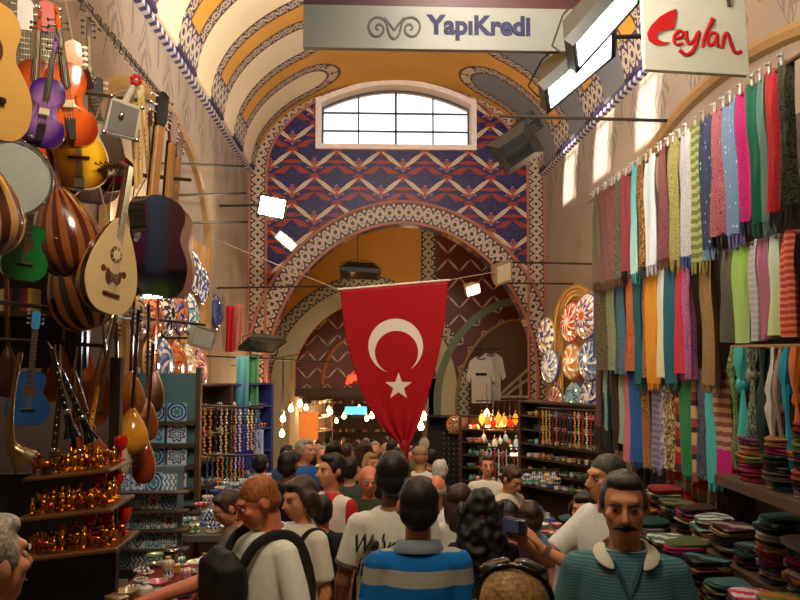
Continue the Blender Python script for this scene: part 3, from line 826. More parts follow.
# small lutes with round bowls
HON = M('honey_lacquer', (204, 138, 34), .15, coat=1, var=.15); ORB = M('orange_brown_lacquer', (150, 70, 22), .15, coat=1)
RDB = M('red_brown_lacquer', (140, 48, 18), .15, coat=1); SILV = M('silvery_lacquer', (178, 160, 140), .25, coat=.8)
for px, py, dp, yaw, bw, w, lab in ((130, 394, 4.6, 160, HON, .13, 'upper honey-yellow round-bowled lute'), (131, 432, 4.45, 165, HON, .135, 'lower honey-yellow round-bowled lute'),
        (116, 456, 4.1, 175, SILV, .085, 'lute with a silvery spoon-shaped bowl hanging lowest'), (145, 462, 4.6, 160, RDB, .09, 'red-brown ball-shaped lute below the orange one'),
        (147, 420, 4.7, 165, ORB, .09, 'orange-brown lute between the honey-yellow ones and the tiles'), (155, 392, 4.9, 160, ROSEW, .08, 'dark brown small lute nearest the wall plates')):
    saz(lab, at(px, py, dp), RZ(yaw, random.uniform(-4, 4)), bw, PALE, .78, w=w, neck=.62)
for px, py, dp, tl, lab in ((100, 400, 4.0, 9, 'slanted brown long-necked lute beside the black horns'), (108, 380, 4.3, -6, 'upright amber long-necked lute behind the silvery one'), (90, 395, 4.4, 14, 'dark slanted long-necked lute furthest back of the bunch')):
    saz(lab, at(px, py, dp), RZ(30, tl), ORB, M('amber_top', (166, 96, 40), .3, coat=.5), .8, w=.07, neck=.5)
for px, py, dp, tl, mt, lab in ((60, 372, 4.3, 4, RDB, 'dark red long-necked lute deep behind the shawms'), (72, 366, 4.5, -3, ORB, 'orange-brown long-necked lute deep behind the black shawms'), (84, 372, 4.6, 5, ROSEW, 'rosewood long-necked lute hanging deep behind the slanted ones'),
        (50, 380, 4.4, -6, ROSEW, 'dark long-necked lute just behind the blue guitar'), (8, 372, 3.9, 3, ROSEW, 'dark long-necked lute above the brass horn at the photo edge'), (118, 400, 4.9, 3, RDB, 'red long-necked lute hidden behind the honey-yellow ones')):
    saz(lab, at(px, py, dp), RZ(random.choice((20, 170)), tl), mt, ORB, .78, w=.075, neck=.55)
for k, (px, py, dp, tl, mt, lab) in enumerate(((62, 392, 3.6, -14, BLACK, 'black shawm with chrome rings beside the blue guitar'), (74, 400, 3.7, -24, BLACK, 'black shawm leaning most, second from the blue guitar'), (56, 430, 3.6, 4, EBONY, 'dark ebony shawm hanging upright under the others'),
        (86, 410, 3.9, -18, ORB, 'orange wooden shawm leaning beside the black ones'), (90, 430, 3.8, 8, HON, 'honey-coloured shawm with a wide bell above the gold figurines'), (78, 432, 3.75, -6, RDB, 'red-brown shawm above the gold figurines'))):
    zurna(lab, at(px, py, dp), RZ(20, tl), mt, sc=1.0)
# brass horn
t = thing('brass_horn', 'curved silver-brass horn with a flared bell at the photo edge', 'horn', at(10, 428, 2.75), RZ(20, 10))
m = MB(); ps = smooth_open([(-.02, 0, .26), (-.015, 0, .12), (0, 0, 0), (.02, 0, -.06), (.05, 0, -.085)], 4); m.tube(ps, [.008+.026*(i/(len(ps)-1))**3 for i in range(len(ps))], 12); m.build('tube', M('old_brass', (150, 128, 88), .25, 1), t)
m = MB(); m.tube([(.05, 0, -.085), (.07, 0, -.10), (.078, 0, -.105)], [.034, .05, .056], 16); m.build('bell', M('old_brass', (150, 128, 88), .25, 1), t)

# shop frame: rods, hooks, shelves
def rod(label, p0, p1, r=.014, name='iron_rod', group=None, mat=None):
    m = MB(); m.tube([p0, p1], r, 8); o = m.build(name, mat or IRON); return tag(o, label, 'rod', group)
rail_p = [at(60, -20, 3.3), at(160, 100, 8.6)]
r0 = rod('long iron rail carrying the instruments along the plaster wall', at(30, -60, 3.0), Vector((XL+.12, 8.9, at(160, 100, 8.9).z)), .012)
rod('thin rail holding the flutes and the boxy fiddle', at(36, 86, 3.3), at(150, 102, 4.6), .012)
rod('rail from which the striped ouds and the black guitar hang', at(-30, 158, 3.2), at(190, 180, 4.9), .012)
rod('rail over the row of round-bowled lutes', at(-20, 300, 3.6), at(205, 325, 6.0), .011)
for k in range(22):
    t_ = (k+.5)/22; p = at(30, -60, 3.0).lerp(Vector((XL+.12, 8.9, at(160, 100, 8.9).z)), t_)
    m = MB(); m.tube([p+Vector((0, 0, .03)), p+Vector((.03, -.01, .0)), p+Vector((.02, -.02, -.07)), p+Vector((.05, -.04, -.09))], .0045, 5)
    tag(m.build('hook', IRON), 'small iron hook on the long instrument rail', 'hook', 'hooks along the instrument rail')

rod('rail deep in the shop carrying the dark long-necked lutes', at(-30, 300, 4.35), at(134, 318, 4.85), .011)
rod('short rail over the shawms', at(-20, 338, 3.6), at(104, 346, 3.85), .010)
# cords by which the instruments hang from the rails
bpy.context.view_layer.update()
RAILS = [(at(-30, 300, 4.35), at(134, 318, 4.85)), (at(-20, 338, 3.6), at(104, 346, 3.85)), (at(36, 86, 3.3), at(150, 102, 4.6)), (at(-30, 158, 3.2), at(190, 180, 4.9)), (at(-20, 300, 3.6), at(205, 325, 6.0)), (at(30, -60, 3.0), Vector((XL+.12, 8.9, at(160, 100, 8.9).z)))]
for t in [o for o in COL.objects if o.parent is None and o.name.split('.')[0] in ('long_necked_lute', 'shawm', 'reed_flute', 'brass_horn', 'guitar', 'oud', 'box_fiddle', 'frame_drum', 'mandolin')]:
    Mw = t.matrix_basis.copy(); pts = [Mw @ Vector(c) for ch in t.children for c in ch.bound_box]
    top = max(p.z for p in pts); zl = max(Vector(c).z for ch in t.children for c in ch.bound_box); tp = Mw @ Vector((0, .005, zl-.004))
    best = None
    for a, b in RAILS:
        d = b-a; k = max(0, min(1, (tp-a).dot(d)/d.dot(d))); q_ = a+d*k
        if q_.z > tp.z-.05 and (best is None or (q_-tp).length < (best-tp).length): best = q_
    if best is not None and (best-tp).length > .01 and math.hypot(best.x-tp.x, best.y-tp.y) < (.42 if 'lute' in t.name else .22):
        m = MB(Mw.inverted()); m.tube([tp, tp.lerp(best, .5), best], .0035, 5); m.build('hanging_cord', M('cord', (170, 150, 130), .8), t)
# ------------------------------------------------------------------ scarves and cloth on the right
def scarf_mat(kind, c1, c2=(240, 230, 210), c3=None, L=1.0, seed=0):
    nb = NB('scarf_'+kind); u, v = nb.uv(); w = nb.noise(120, 2, 'UV'); a = C(c1); b = C(c2); c = C(c3 or c2)
    if kind == 'plain': col = a
    elif kind == 'stripe': col = nb.mix((u*6+seed).fract() < .5, a, nb.mix((u*6+seed).fract() < .75, b, c))
    elif kind == 'cross': col = nb.mix((v*16).fract() < .45, a, b)
    elif kind == 'paisley':
        x = nb.voro(13, 'UV')[0]; r = (x*34).sin()
        col = nb.mix(r > .35, a, b); col = nb.mix(x < .10, col, c)
    elif kind == 'flower':
        x = nb.voro(15, 'UV')[0]; col = nb.mix(x < .38, a, b); col = nb.mix(x < .17, col, c)
    elif kind == 'leopard':
        x = nb.noise(24, 2, 'UV', .6); col = nb.mix(x.near(.52, .05), a, b); col = nb.mix(x > .62, col, c)
    elif kind == 'border':
        e = (v < .22).max(u.near(0, .10)).max(u.near(1, .10)); x = nb.voro(20, 'UV')[0]
        col = nb.mix(x < .25, a, c); col = nb.mix(e, col, b)
    elif kind == 'blocks':
        col = nb.mix(((v*4.2).fract() < .33), a, b); col = nb.mix(((v*4.2).fract() > .8), col, c)
    elif kind == 'endband':
        col = nb.mix((v*11).fract() < .5, a, b); col = nb.mix(v < .24, col, c)
    elif kind == 'scroll':
        x = nb.noise(9, 1, 'UV', 2.5); col = nb.mix((x*30).sin() > .2, a, b)
    elif kind == 'ombre':
        col = nb.mix(v, b, a)
    col2 = nb.mix(w*.35, col, (0.02, 0.02, 0.02, 1))
    nb2 = (v*300).sin()
    return nb.done(col2, .75, spec=.25)
CLIP = M('white_clip', (214, 212, 206), .35)
def scarf(label, y, x, z, w, L, mat, fringe=None, fr=.09, clip=False, yaw=0, folds=2.0, amp=.012, group=None, seed=0, narrow=.0, name='scarf'):
    """folded shawl hung over a rail that runs along y"""
    rnd = random.Random(seed*17+3); ph = rnd.uniform(0, 6)
    nu, nv = 14, 10
    def P(u, v, side):
        d = (u-.5)*w*(1-narrow*v); wave = amp*(.35+v)*math.sin(folds*2*PI*u+ph+v*1.2) + .35*amp*math.sin(7*u+5*v+ph)
        edge = math.sqrt(max(0, 1-(2*u-1)**4))
        th = .013*edge*(1 if side else -1)
        return Vector((wave+th-.010*math.sin(PI*min(1, v*2)), d+.008*v*math.sin(ph), .018-v*L))
    m = MB()
    vs, uv = [], []
    for side in (0, 1):
        for i in range(nu+1):
            for j in range(nv+1): vs.append(P(i/nu, j/nv, side)); uv.append((i/nu*w/.25, 1-j/nv))
    o1 = (nu+1)*(nv+1); I = lambda i, j, s: s*o1+i*(nv+1)+j; fs = []
    for i in range(nu):
        for j in range(nv):
            fs.append((I(i, j, 0), I(i, j+1, 0), I(i+1, j+1, 0), I(i+1, j, 0))); fs.append((I(i, j, 1), I(i+1, j, 1), I(i+1, j+1, 1), I(i, j+1, 1)))
        fs.append((I(i, 0, 0), I(i+1, 0, 0), I(i+1, 0, 1), I(i, 0, 1))); fs.append((I(i, nv, 0), I(i, nv, 1), I(i+1, nv, 1), I(i+1, nv, 0)))
    for j in range(nv):
        fs.append((I(0, j, 0), I(0, j, 1), I(0, j+1, 1), I(0, j+1, 0))); fs.append((I(nu, j, 0), I(nu, j+1, 0), I(nu, j+1, 1), I(nu, j, 1)))
    m.add(vs, fs, uv)
    o = m.build(name, mat, smooth=60); o.location = (x, y, z); o.rotation_euler = (0, 0, math.radians(yaw)); tag(o, label, 'scarf', group)
    if fringe is not None:
        f = MB(); n = max(6, int(w/.014))
        for k in range(n):
            u = (k+.5)/n; p = (P(u, 1, 0)+P(u, 1, 1))/2; q_ = p+Vector((rnd.uniform(-.012, .012), rnd.uniform(-.006, .006), -fr*rnd.uniform(.8, 1.05)))
            f.tube([p+Vector((0, 0, .01)), (p+q_)/2, q_], [.0055, .006, .003], 5)
        f.build('fringe', fringe, o)
    if clip:
        for uu in (.3, .8) if w > .2 else (.5,):
            c = MB(); c.box((-.02, (uu-.5)*w, .03), (.012, .022, .075), bev=.004); c.box((-.035, (uu-.5)*w, .05), (.03, .012, .014), bev=.003); c.build('clip', CLIP, o)
    return o
DRED, DBLU, BLK, GOLD, DGRN = C(96, 20, 24), C(30, 40, 80), C(20, 20, 22), C(150, 120, 60), C(20, 70, 60)
FR = lambda rgb: M('fringe', rgb, .8)
XR1 = 2.30
rz = lambda y: EYE+1.56+.02*(7.7-y)/3
rail = MB(); rail.tube([(XR1, 3.6, rz(3.6)+.0), (XR1, 7.95, rz(7.95))], .016, 8)
tag(rail.build('scarf_rail', M('rail_brown', (120, 84, 56), .4, .3)), 'brown top rail carrying the shawls with white clips', 'rail')
def ypx(px, x=XR1): return x*F/(px-368.0)
# px centre, px width, bottom py, kind, colours, label, fringe colour
R1 = [(601, 9, 291, 'border', (96, 104, 80), (120, 110, 84), (70, 60, 50), 'olive-bordered shawl, last on the top rail beside the plates', (90, 74, 50)),
 (609, 9, 291, 'plain', (112, 84, 74), None, None, 'mauve-brown shawl second from the plates on the top rail', (100, 74, 50)),
 (617, 9, 289, 'scroll', (150, 84, 88), (90, 70, 60), None, 'dusty red scroll-pattern shawl on the top rail', (110, 76, 50)),
 (625, 8, 288, 'scroll', (110, 108, 92), (60, 60, 56), None, 'grey patterned shawl on the top rail', (90, 64, 44)),
 (632, 8, 281, 'plain', (150, 62, 72), None, None, 'wine-red narrow shawl on the top rail', (70, 50, 40)),
 (641, 9, 284, 'ombre', (70, 196, 206), (190, 230, 226), None, 'bright turquoise and white shawl on the top rail', (60, 170, 160)),
 (649, 9, 278, 'leopard', (196, 140, 70), (70, 36, 20), (60, 30, 16), 'leopard-print shawl on the top rail', (60, 56, 50)),
 (659, 11, 276, 'stripe', (206, 216, 226), (170, 190, 206), (226, 230, 236), 'white and pale blue striped shawl on the top rail', (196, 190, 200)),
 (671, 11, 270, 'scroll', (130, 76, 76), (112, 60, 60), None, 'dull maroon shawl on the top rail', (120, 80, 60)),
 (683, 12, 272, 'paisley', (176, 168, 96), (120, 112, 70), (206, 190, 110), 'olive-yellow paisley shawl on the top rail', (150, 130, 70)),
 (696, 13, 268, 'scroll', (180, 176, 186), (206, 200, 206), None, 'pale lilac-grey scroll shawl on the top rail', (60, 84, 140)),
 (709, 11, 274, 'cross', (120, 130, 62), (176, 178, 110), None, 'moss-green cross-striped shawl on the top rail', (150, 150, 80)),
 (718, 12, 262, 'flower', (58, 66, 98), (60, 74, 110), (170, 200, 220), 'navy shawl with pale blue flowers on the top rail', (100, 150, 180)),
 (730, 13, 248, 'paisley', (186, 108, 110), (140, 64, 80), (206, 150, 130), 'salmon paisley shawl on the top rail', (24, 20, 24)),
 (744, 15, 248, 'flower', (118, 146, 180), (118, 146, 180), (206, 216, 230), 'sky-blue shawl with white blossoms on the top rail', (110, 100, 150)),
 (758, 14, 235, 'scroll', (206, 26, 124), (176, 16, 104), None, 'hot pink shawl on the top rail', (40, 36, 50)),
 (771, 13, 237, 'plain', (20, 110, 84), None, None, 'emerald green shawl on the top rail', (16, 84, 66)),
 (780, 7, 236, 'plain', (120, 160, 150), None, None, 'thin grey-green shawl between emerald and red shawls', (90, 120, 110)),
 (790, 13, 226, 'paisley', (206, 44, 50), (180, 30, 40), (160, 20, 30), 'bright red shawl on the top rail', (20, 18, 20)),
 (803, 11, 220, 'scroll', (90, 90, 70), (40, 44, 40), None, 'grey-black scroll shawl nearest on the top rail', (30, 30, 30))]
for k, (px, wp, bp, kind, c1, c2, c3, lab, fc) in enumerate(R1):
    y = ypx(px); w = wp*y*y/(XR1*F)*1.08; zt = rz(y); L = zt-at(px, bp, x=XR1).z
    scarf(lab, y, XR1, zt, w, L-.08, scarf_mat(kind, c1, c2 or c1, c3, seed=k), FR(fc), .09, clip=True, seed=k, yaw=random.uniform(-13, 13), amp=.022, folds=random.uniform(1.5, 3), narrow=random.uniform(-.1, .2))
# second rail
XR2 = 2.36
def row(x, z, items, rail_label, name, fr=.06, clipd=False):
    ys = [ypx(i[0], x) for i in items]
    r = MB(); r.tube([(x, min(min(ys)-.3, 3.2), z+.0), (x, max(ys)+.3, z)], .014, 8); tag(r.build('scarf_rail', M('rail_brown', (120, 84, 56), .4, .3)), rail_label, 'rail')
    for k, (px, wp, bp, kind, c1, c2, c3, lab, fc) in enumerate(items):
        y = ypx(px, x); w = wp*y*y/(x*F)*1.08; L = z-at(px, bp, x=x).z
        scarf(lab+' on the '+name, y, x, z, w, L, scarf_mat(kind, c1, c2 or c1, c3, seed=k), FR(fc) if fc else None, fr, seed=k+41, yaw=random.uniform(-13, 13), amp=.024, folds=random.uniform(1.5, 3), narrow=random.uniform(-.1, .2))
R2 = [(600, 8, 360, 'paisley', (90, 100, 130), (50, 50, 80), None, 'blue-grey paisley shawl', None), (608, 8, 372, 'scroll', (112, 100, 70), (70, 60, 44), None, 'brown olive shawl', None),
 (616, 9, 372, 'paisley', (150, 160, 120), (100, 104, 80), None, 'sage-green shawl', None), (625, 10, 376, 'scroll', (60, 96, 120), (84, 124, 150), None, 'steel-blue patterned shawl', None),
 (634, 7, 373, 'paisley', (176, 84, 50), (210, 130, 80), None, 'rust-orange shawl', None), (643, 11, 386, 'plain', (30, 96, 104), None, None, 'dark teal shawl', (24, 80, 88)),
 (651, 6, 380, 'scroll', (130, 90, 60), (170, 120, 80), None, 'narrow tan shawl', None), (658, 9, 386, 'plain', (226, 150, 40), None, None, 'marigold yellow shawl', (206, 130, 40)),
 (667, 10, 380, 'ombre', (226, 228, 222), (220, 210, 160), None, 'white shawl with cream end', None), (676, 8, 386, 'plain', (40, 104, 120), None, None, 'petrol-blue narrow shawl', (40, 90, 90)),
 (687, 12, 376, 'scroll', (206, 56, 76), (186, 40, 64), None, 'coral red shawl', (120, 40, 70)), (695, 5, 382, 'paisley', (150, 90, 160), (220, 120, 120), None, 'thin purple and orange shawl', None),
 (716, 24, 388, 'scroll', (150, 118, 76), (128, 98, 62), None, 'wide gold-brown shawl', (128, 100, 64)), (737, 12, 345, 'paisley', (84, 110, 70), (120, 60, 90), (30, 40, 40), 'green and purple leafy shawl', None),
 (752, 14, 346, 'ombre', (150, 196, 80), (186, 206, 130), None, 'lime-green shawl', None), (766, 12, 344, 'cross', (186, 180, 180), (206, 196, 200), None, 'pale grey ribbed shawl', None),
 (776, 9, 342, 'stripe', (214, 130, 164), (226, 180, 196), (150, 150, 160), 'pink and grey striped shawl', None), (787, 13, 338, 'ombre', (206, 226, 206), (206, 220, 150), None, 'pale mint shawl', None), (801, 14, 340, 'cross', (190, 60, 40), (220, 130, 100), None, 'orange-red checked shawl', None)]
row(XR2, EYE+.66, R2, 'middle rail behind the hems of the top shawls', 'middle rail')
XR3 = 2.44
R3 = [(601, 8, 445, 'border', (112, 60, 70), (30, 30, 30), None, 'dark red and black shawl', None), (609, 9, 450, 'border', (120, 170, 160), (20, 24, 24), (60, 100, 100), 'mint shawl with a black border', None), (618, 9, 452, 'leopard', (74, 50, 40), (36, 24, 20), None, 'dark brown mottled shawl', None),
 (625, 5, 446, 'plain', (150, 170, 140), None, None, 'thin pale green shawl', None), (631, 7, 464, 'paisley', (220, 126, 140), (190, 90, 110), None, 'rose-pink shawl', None), (640, 10, 464, 'plain', (46, 100, 160), None, None, 'mid-blue shawl', (40, 80, 130)),
 (650, 8, 470, 'paisley', (120, 60, 40), (190, 150, 80), None, 'rust and gold shawl', None), (660, 11, 470, 'cross', (124, 104, 142), (150, 134, 160), None, 'lavender-grey shawl', (110, 96, 120)), (668, 6, 470, 'leopard', (206, 196, 200), (80, 80, 100), None, 'black and white speckled shawl', None),
 (675, 7, 473, 'leopard', (206, 180, 110), (60, 40, 30), None, 'tan leopard-spotted shawl', None), (683, 9, 474, 'blocks', (176, 36, 40), (90, 40, 60), (196, 140, 90), 'red shawl with plum and tan blocks', None), (691, 8, 478, 'plain', (60, 140, 84), None, None, 'leaf-green shawl', (40, 100, 70)),
 (700, 7, 484, 'blocks', (200, 170, 120), (150, 70, 60), (60, 40, 30), 'tan and brick chequered shawl', None), (708, 9, 482, 'paisley', (40, 36, 66), (120, 120, 140), None, 'midnight-blue dotted shawl', None), (717, 11, 486, 'plain', (84, 190, 184), None, None, 'aqua shawl', (60, 150, 150)),
 (728, 15, 478, 'endband', (206, 160, 120), (150, 84, 76), (206, 40, 130), 'tan striped shawl with a magenta end', None)]
row(XR3, EYE-.14, R3, 'lower rail behind the hems of the middle shawls', 'lower rail')
# panels hanging behind, under the lower rail
XR4 = 2.62
R4 = [(645, 10, 506, 'plain', (44, 34, 34), None, None, 'near-black shawl', None), (660, 12, 520, 'plain', (56, 58, 64), None, None, 'charcoal shawl', None), (673, 12, 530, 'paisley', (150, 30, 50), (200, 120, 130), None, 'crimson spotted kilim cloth', None),
 (688, 16, 536, 'blocks', (190, 34, 30), (176, 160, 140), (140, 30, 30), 'red and grey kilim cloth', None), (703, 12, 545, 'blocks', (186, 40, 26), (196, 140, 60), (150, 160, 90), 'red, orange and green kilim cloth', None), (716, 12, 530, 'scroll', (110, 84, 64), (160, 130, 100), None, 'tan fringed cloth', (150, 110, 90)), (728, 12, 530, 'leopard', (50, 36, 30), (90, 60, 50), None, 'dark mottled cloth', None)]
row(XR4, EYE-.75, R4, 'lowest rail hung with kilim cloths', 'lowest rail')
# knotted scarves bunched on the near rail
XR5 = 2.02
def knotted(label, px, wp, py0, py1, mat, kz, seed):
    y = ypx(px, XR5); rnd = random.Random(seed); w = wp*y*y/(XR5*F); z0 = at(px, py0, x=XR5).z; z1 = at(px, py1, x=XR5).z
    t = thing('knotted_scarf', label, 'scarf', (XR5, y, z0))
    L = z0-z1
    for s_ in (-1, 1):
        m = MB(); rs = []
        for i in range(15):
            v = i/14; r = w*(.30+.16*math.sin(v*9+seed))*(.55 if abs(v-kz) < .06 else 1)
            c = Vector((-.02*math.sin(v*PI)+.01*s_, s_*w*.22*(0.4 if v < kz else 1)+.01*math.sin(v*7+seed), -v*L))
            ring = []
            for j in range(14):
                a = 2*PI*j/14; rr = r*(1+.22*math.sin(5*a+v*4+seed))
                ring.append(c+Vector((rr*.6*math.cos(a), rr*math.sin(a), 0)))
            rs.append(ring)
        m.rings(rs, uv=True); m.build('tail', mat, t, 70)
    m = MB(); m.ell((-.015, 0, -kz*L), (w*.28, w*.36, w*.42), 12, 8)
    for v in range(len(m.v)): m.v[v] += m.v[v].normalized()*.012*math.sin(v*1.7)
    m.build('knot', mat, t, 70)
r = MB(); r.tube([(XR5, ypx(815, XR5), at(770, 347, x=XR5).z), (XR5, ypx(738, XR5), at(770, 347, x=XR5).z)], .014, 8); tag(r.build('scarf_rail', M('rail_brown', (120, 84, 56), .4, .3)), 'short near rail carrying the knotted scarves', 'rail')
K = [(743, 9, 470, 'leopard', (130, 160, 90), (40, 60, 40), 'speckled green knotted scarf', .28), (751, 11, 475, 'plain', (60, 176, 176), None, 'turquoise knotted scarf', .30), (761, 10, 478, 'leopard', (140, 150, 120), (30, 34, 30), 'grey-green dappled knotted scarf', .22), (771, 10, 485, 'plain', (34, 60, 56), None, 'bottle-green knotted scarf', .35), (781, 9, 470, 'plain', (206, 206, 200), None, 'white knotted scarf', .42), (789, 9, 470, 'stripe', (120, 104, 96), (170, 140, 120), 'taupe striped knotted scarf', .5), (797, 10, 478, 'plain', (16, 140, 176), None, 'peacock-blue knotted scarf', .34), (807, 9, 480, 'plain', (206, 110, 40), None, 'orange knotted scarf', .4)]
for k, (px, wp, bp, kind, c1, c2, lab, kz) in enumerate(K): knotted(lab+' on the near rail', px, wp, 347, bp, scarf_mat(kind, c1, c2 or c1, c2, seed=k), kz, k)

# stepped table with folded cloths
TW = M('table_wood', (70, 48, 36), .6)
steps = [(1.62, 1.02-.0, .30), (1.95, 1.02, .30), (2.28, 1.02, .30)]
STX = [(1.66, -1.52), (1.96, -1.37), (2.26, -1.24)]
t = thing('stepped_stall', 'long stepped wooden stall under the folded cloths', 'stall', (1.8, 4.6, 0))
for k, (x, dz) in enumerate(STX):
    m = MB(); vs = []
    y0, y1 = 2.9, 6.6
    for xx in (x-.15, x+.15):
        for y in (y0, y1): vs += [(xx-1.8, y-4.6, fl(y)+.001), (xx-1.8, y-4.6, EYE+dz)]
    m.add(vs, [(0, 1, 3, 2), (4, 6, 7, 5), (0, 4, 5, 1), (2, 3, 7, 6), (1, 5, 7, 3), (0, 2, 6, 4)]); m.build('step', TW, t, 0)
def cloth_mesh(kind, w, d, h, seed=0):
    """a folded piece of cloth: three leaves lying on each other, their folded edge towards the street"""
    m = MB(); rr = random.Random(seed); L = 3; t = h/L
    for k in range(L):
        dx, dy, ww, dd = rr.uniform(-.008, .008), rr.uniform(-.008, .008), w*rr.uniform(.94, 1), d*rr.uniform(.94, 1); z0 = k*t; rs = []
        for f, z in ((.0, 0), (.94, 0), (1, .3), (1, .7), (.94, 1), (0, 1)):
            ring = []
            for j in range(20):
                a = 2*PI*j/20; e = 2.2 if kind == 'round' else 5.0; c, s_ = math.cos(a), math.sin(a); q_ = (abs(c)**e+abs(s_)**e)**(-1/e)
                ring.append(Vector((dx+dd/2*q_*c*max(f, .02), dy+ww/2*q_*s_*max(f, .02), z0+z*t*.96+.004*math.sin(2*a+k+seed)*(k > 0))))
            rs.append(ring)
        m.rings(rs)
    return m.mesh('folded_cloth', 50)
CM = [cloth_mesh('sq', .25, .25, .026, 1), cloth_mesh('sq', .265, .26, .034, 2), cloth_mesh('round', .26, .27, .036, 3), cloth_mesh('sq', .24, .24, .022, 4)]
PAL = [((104, 20, 32), 'crimson'), ((20, 58, 54), 'bottle-green'), ((124, 116, 108), 'stone-grey'), ((32, 36, 60), 'navy'), ((146, 122, 84), 'sand'), ((120, 46, 32), 'brick'), ((58, 94, 94), 'sea-green'), ((172, 164, 152), 'cream'), ((80, 46, 72), 'plum'), ((50, 34, 30), 'dark brown'), ((160, 40, 92), 'pink'), ((24, 24, 28), 'black'), ((80, 92, 50), 'olive'), ((150, 92, 40), 'ochre'), ((86, 80, 76), 'ash-grey'), ((60, 20, 30), 'wine')]
CMAT = {}
def cmat(i, st):
    if (i, st) not in CMAT:
        c = PAL[i][0]; nb = NB('folded_'+PAL[i][1].replace('-', '_')); x, y, z = nb.sep(nb.coord('Object')); w = nb.noise(60, 3)
        if st == 0: col = nb.mix(w, C(c), C([int(k*.65) for k in c]))
        else:
            s_ = (y*(46 if st == 1 else 22)+x*30+w*4).sin(); col = nb.mix(s_ > .2, C(c), C(PAL[(i*3+5) % len(PAL)][0]))
        CMAT[(i, st)] = nb.done(col, .85, spec=.2)
    return CMAT[(i, st)]
ORD = ['lowest', 'second', 'third', 'fourth', 'fifth', 'sixth', 'seventh', 'eighth', 'ninth', 'tenth', 'eleventh', 'twelfth']
ORDN = ['first', 'second', 'third', 'fourth', 'fifth', 'sixth', 'seventh', 'eighth', 'ninth', 'tenth', 'eleventh', 'twelfth']
rnd = random.Random(5)
STEPN = ['front', 'middle', 'back']
for k, (x, dz) in enumerate(STX):
    for i in range(12):
        y = 3.08+i*.285; z = EYE+dz; n = rnd.randint(5, 8) if k < 2 else (rnd.randint(9, 12) if i < 5 else rnd.randint(4, 6))
        for j in range(n):
            ci = rnd.randrange(len(PAL)); me = CM[rnd.randrange(4)]; st = rnd.choice((0, 0, 1, 2))
            o = link('folded_cloth', me)
            if not me.materials: me.materials.append(None)
            o.material_slots[0].link = 'OBJECT'; o.material_slots[0].material = cmat(ci, st)
            sz = rnd.uniform(.88, 1.0); o.scale = (sz, sz, 1)
            o.location = (x+rnd.uniform(-.012, .012), y+rnd.uniform(-.012, .012), z+.0008); o.rotation_euler = (rnd.uniform(-.05, .05), rnd.uniform(-.08, .03), rnd.uniform(-.10, .10))
            hh = {0: .027, 1: .035, 2: .037, 3: .023}[CM.index(me)]; z += hh
            tag(o, '%s %s cloth, %s in the %s pile of the %s step%s' % (('plain', 'striped', 'banded')[st], PAL[ci][1], ORD[j] if j else 'lowest', ORDN[i], STEPN[k], ' of the stall'), 'folded cloth', 'folded cloths piled on the stepped stall')
# rolled shawls heaped at the near end of the stall
for i in range(5):
    y = 2.92+i*.27; z = EYE-.665
    for j in range(rnd.randint(5, 8)):
        ci = rnd.randrange(len(PAL)); me = CM[rnd.choice((0, 1, 2, 2))]; st = rnd.choice((0, 1, 2, 2)); o = link('folded_shawl', me)
        o.material_slots[0].link = 'OBJECT'; o.material_slots[0].material = cmat(ci, st); o.scale = (1, rnd.uniform(.88, .98), 1.25)
        o.location = (2.06+rnd.uniform(-.015, .015), y+rnd.uniform(-.01, .01), z); o.rotation_euler = (0, 0, rnd.uniform(-.08, .08)); z += {0: .027, 1: .035, 2: .037, 3: .023}[CM.index(me)]*1.26
        tag(o, '%s %s shawl, %s in the %s pile on the shelf under the knotted scarves' % (('plain', 'striped', 'banded')[st], PAL[ci][1], ORD[j], ORDN[i]), 'folded cloth', 'folded shawls on the shelf under the knotted scarves')
t = thing('wooden_shelf', 'wooden shelf under the heap of rolled shawls', 'shelf', (2.12, 3.5, 0))
m = MB(); m.box((0.02, 0, EYE-.69), (.5, 1.45, .05)); m.build('board', TW, t)
for yy in (-.68, .68):
    m = MB(); m.box((.24, yy, EYE-.976), (.04, .04, .525)); m.build('post', TW, t)
# backing wall behind the shawls
w = MB(); w.box((XL+.12, 5.4, (EYE+.22+fl(5.4))/2), (.08, 3.9, EYE+.22-fl(5.4))); struct(w.build('wall_stall_left', M('dark_backing', (60, 44, 36), .8), smooth=0))
w = MB(); w.box((2.82, 5.6, .95), (.06, 5.2, 5.0)); struct(w.build('wall_stall', M('dark_backing', (60, 44, 36), .8), smooth=0))
# ------------------------------------------------------------------ flag, signs, lamps, rods
def fit(o, w, h):
    """scale a text mesh in its own plane to w x h metres"""
    xs = [v.co.x for v in o.data.vertices]; ys = [v.co.y for v in o.data.vertices]
    fx, fy = w/(max(xs)-min(xs)), h/(max(ys)-min(ys)); cx, cy = (max(xs)+min(xs))/2, (max(ys)+min(ys))/2
    for v in o.data.vertices: v.co.x = (v.co.x-cx)*fx; v.co.y = (v.co.y-cy)*fy
FY = 8.0
def fm(px, py): p = at(px, py, FY); return p
nb = NB('flag_cloth'); u, v = nb.uv(); k_ = FY/F
def circ(px, py, r):
    p = fm(px, py); return ((u-p.x)*(u-p.x)+(v-p.z)*(v-p.z)).sqrt() < r*k_
cres = circ(395.7, 346, 27.3)*(1-circ(396.6, 352.4, 21.6))
sp = fm(398.6, 386.5); R_ = 14.0*k_
dx_, dz_ = u-sp.x, v-sp.z; r_ = (dx_*dx_+dz_*dz_).sqrt()
an = nb.m('ARCTAN2', dx_, dz_)
th = (((an/(2*PI/5)+.5).fract()-.5)*(2*PI/5)).abs()
c_, s_ = math.cos(PI/5), math.sin(PI/5); r2 = .40*R_
star = ((r_*th.cos()-R_)*(s_*r2) - (r_*th.sin())*(c_*r2-R_)) < 0
w_ = nb.noise(90, 2)
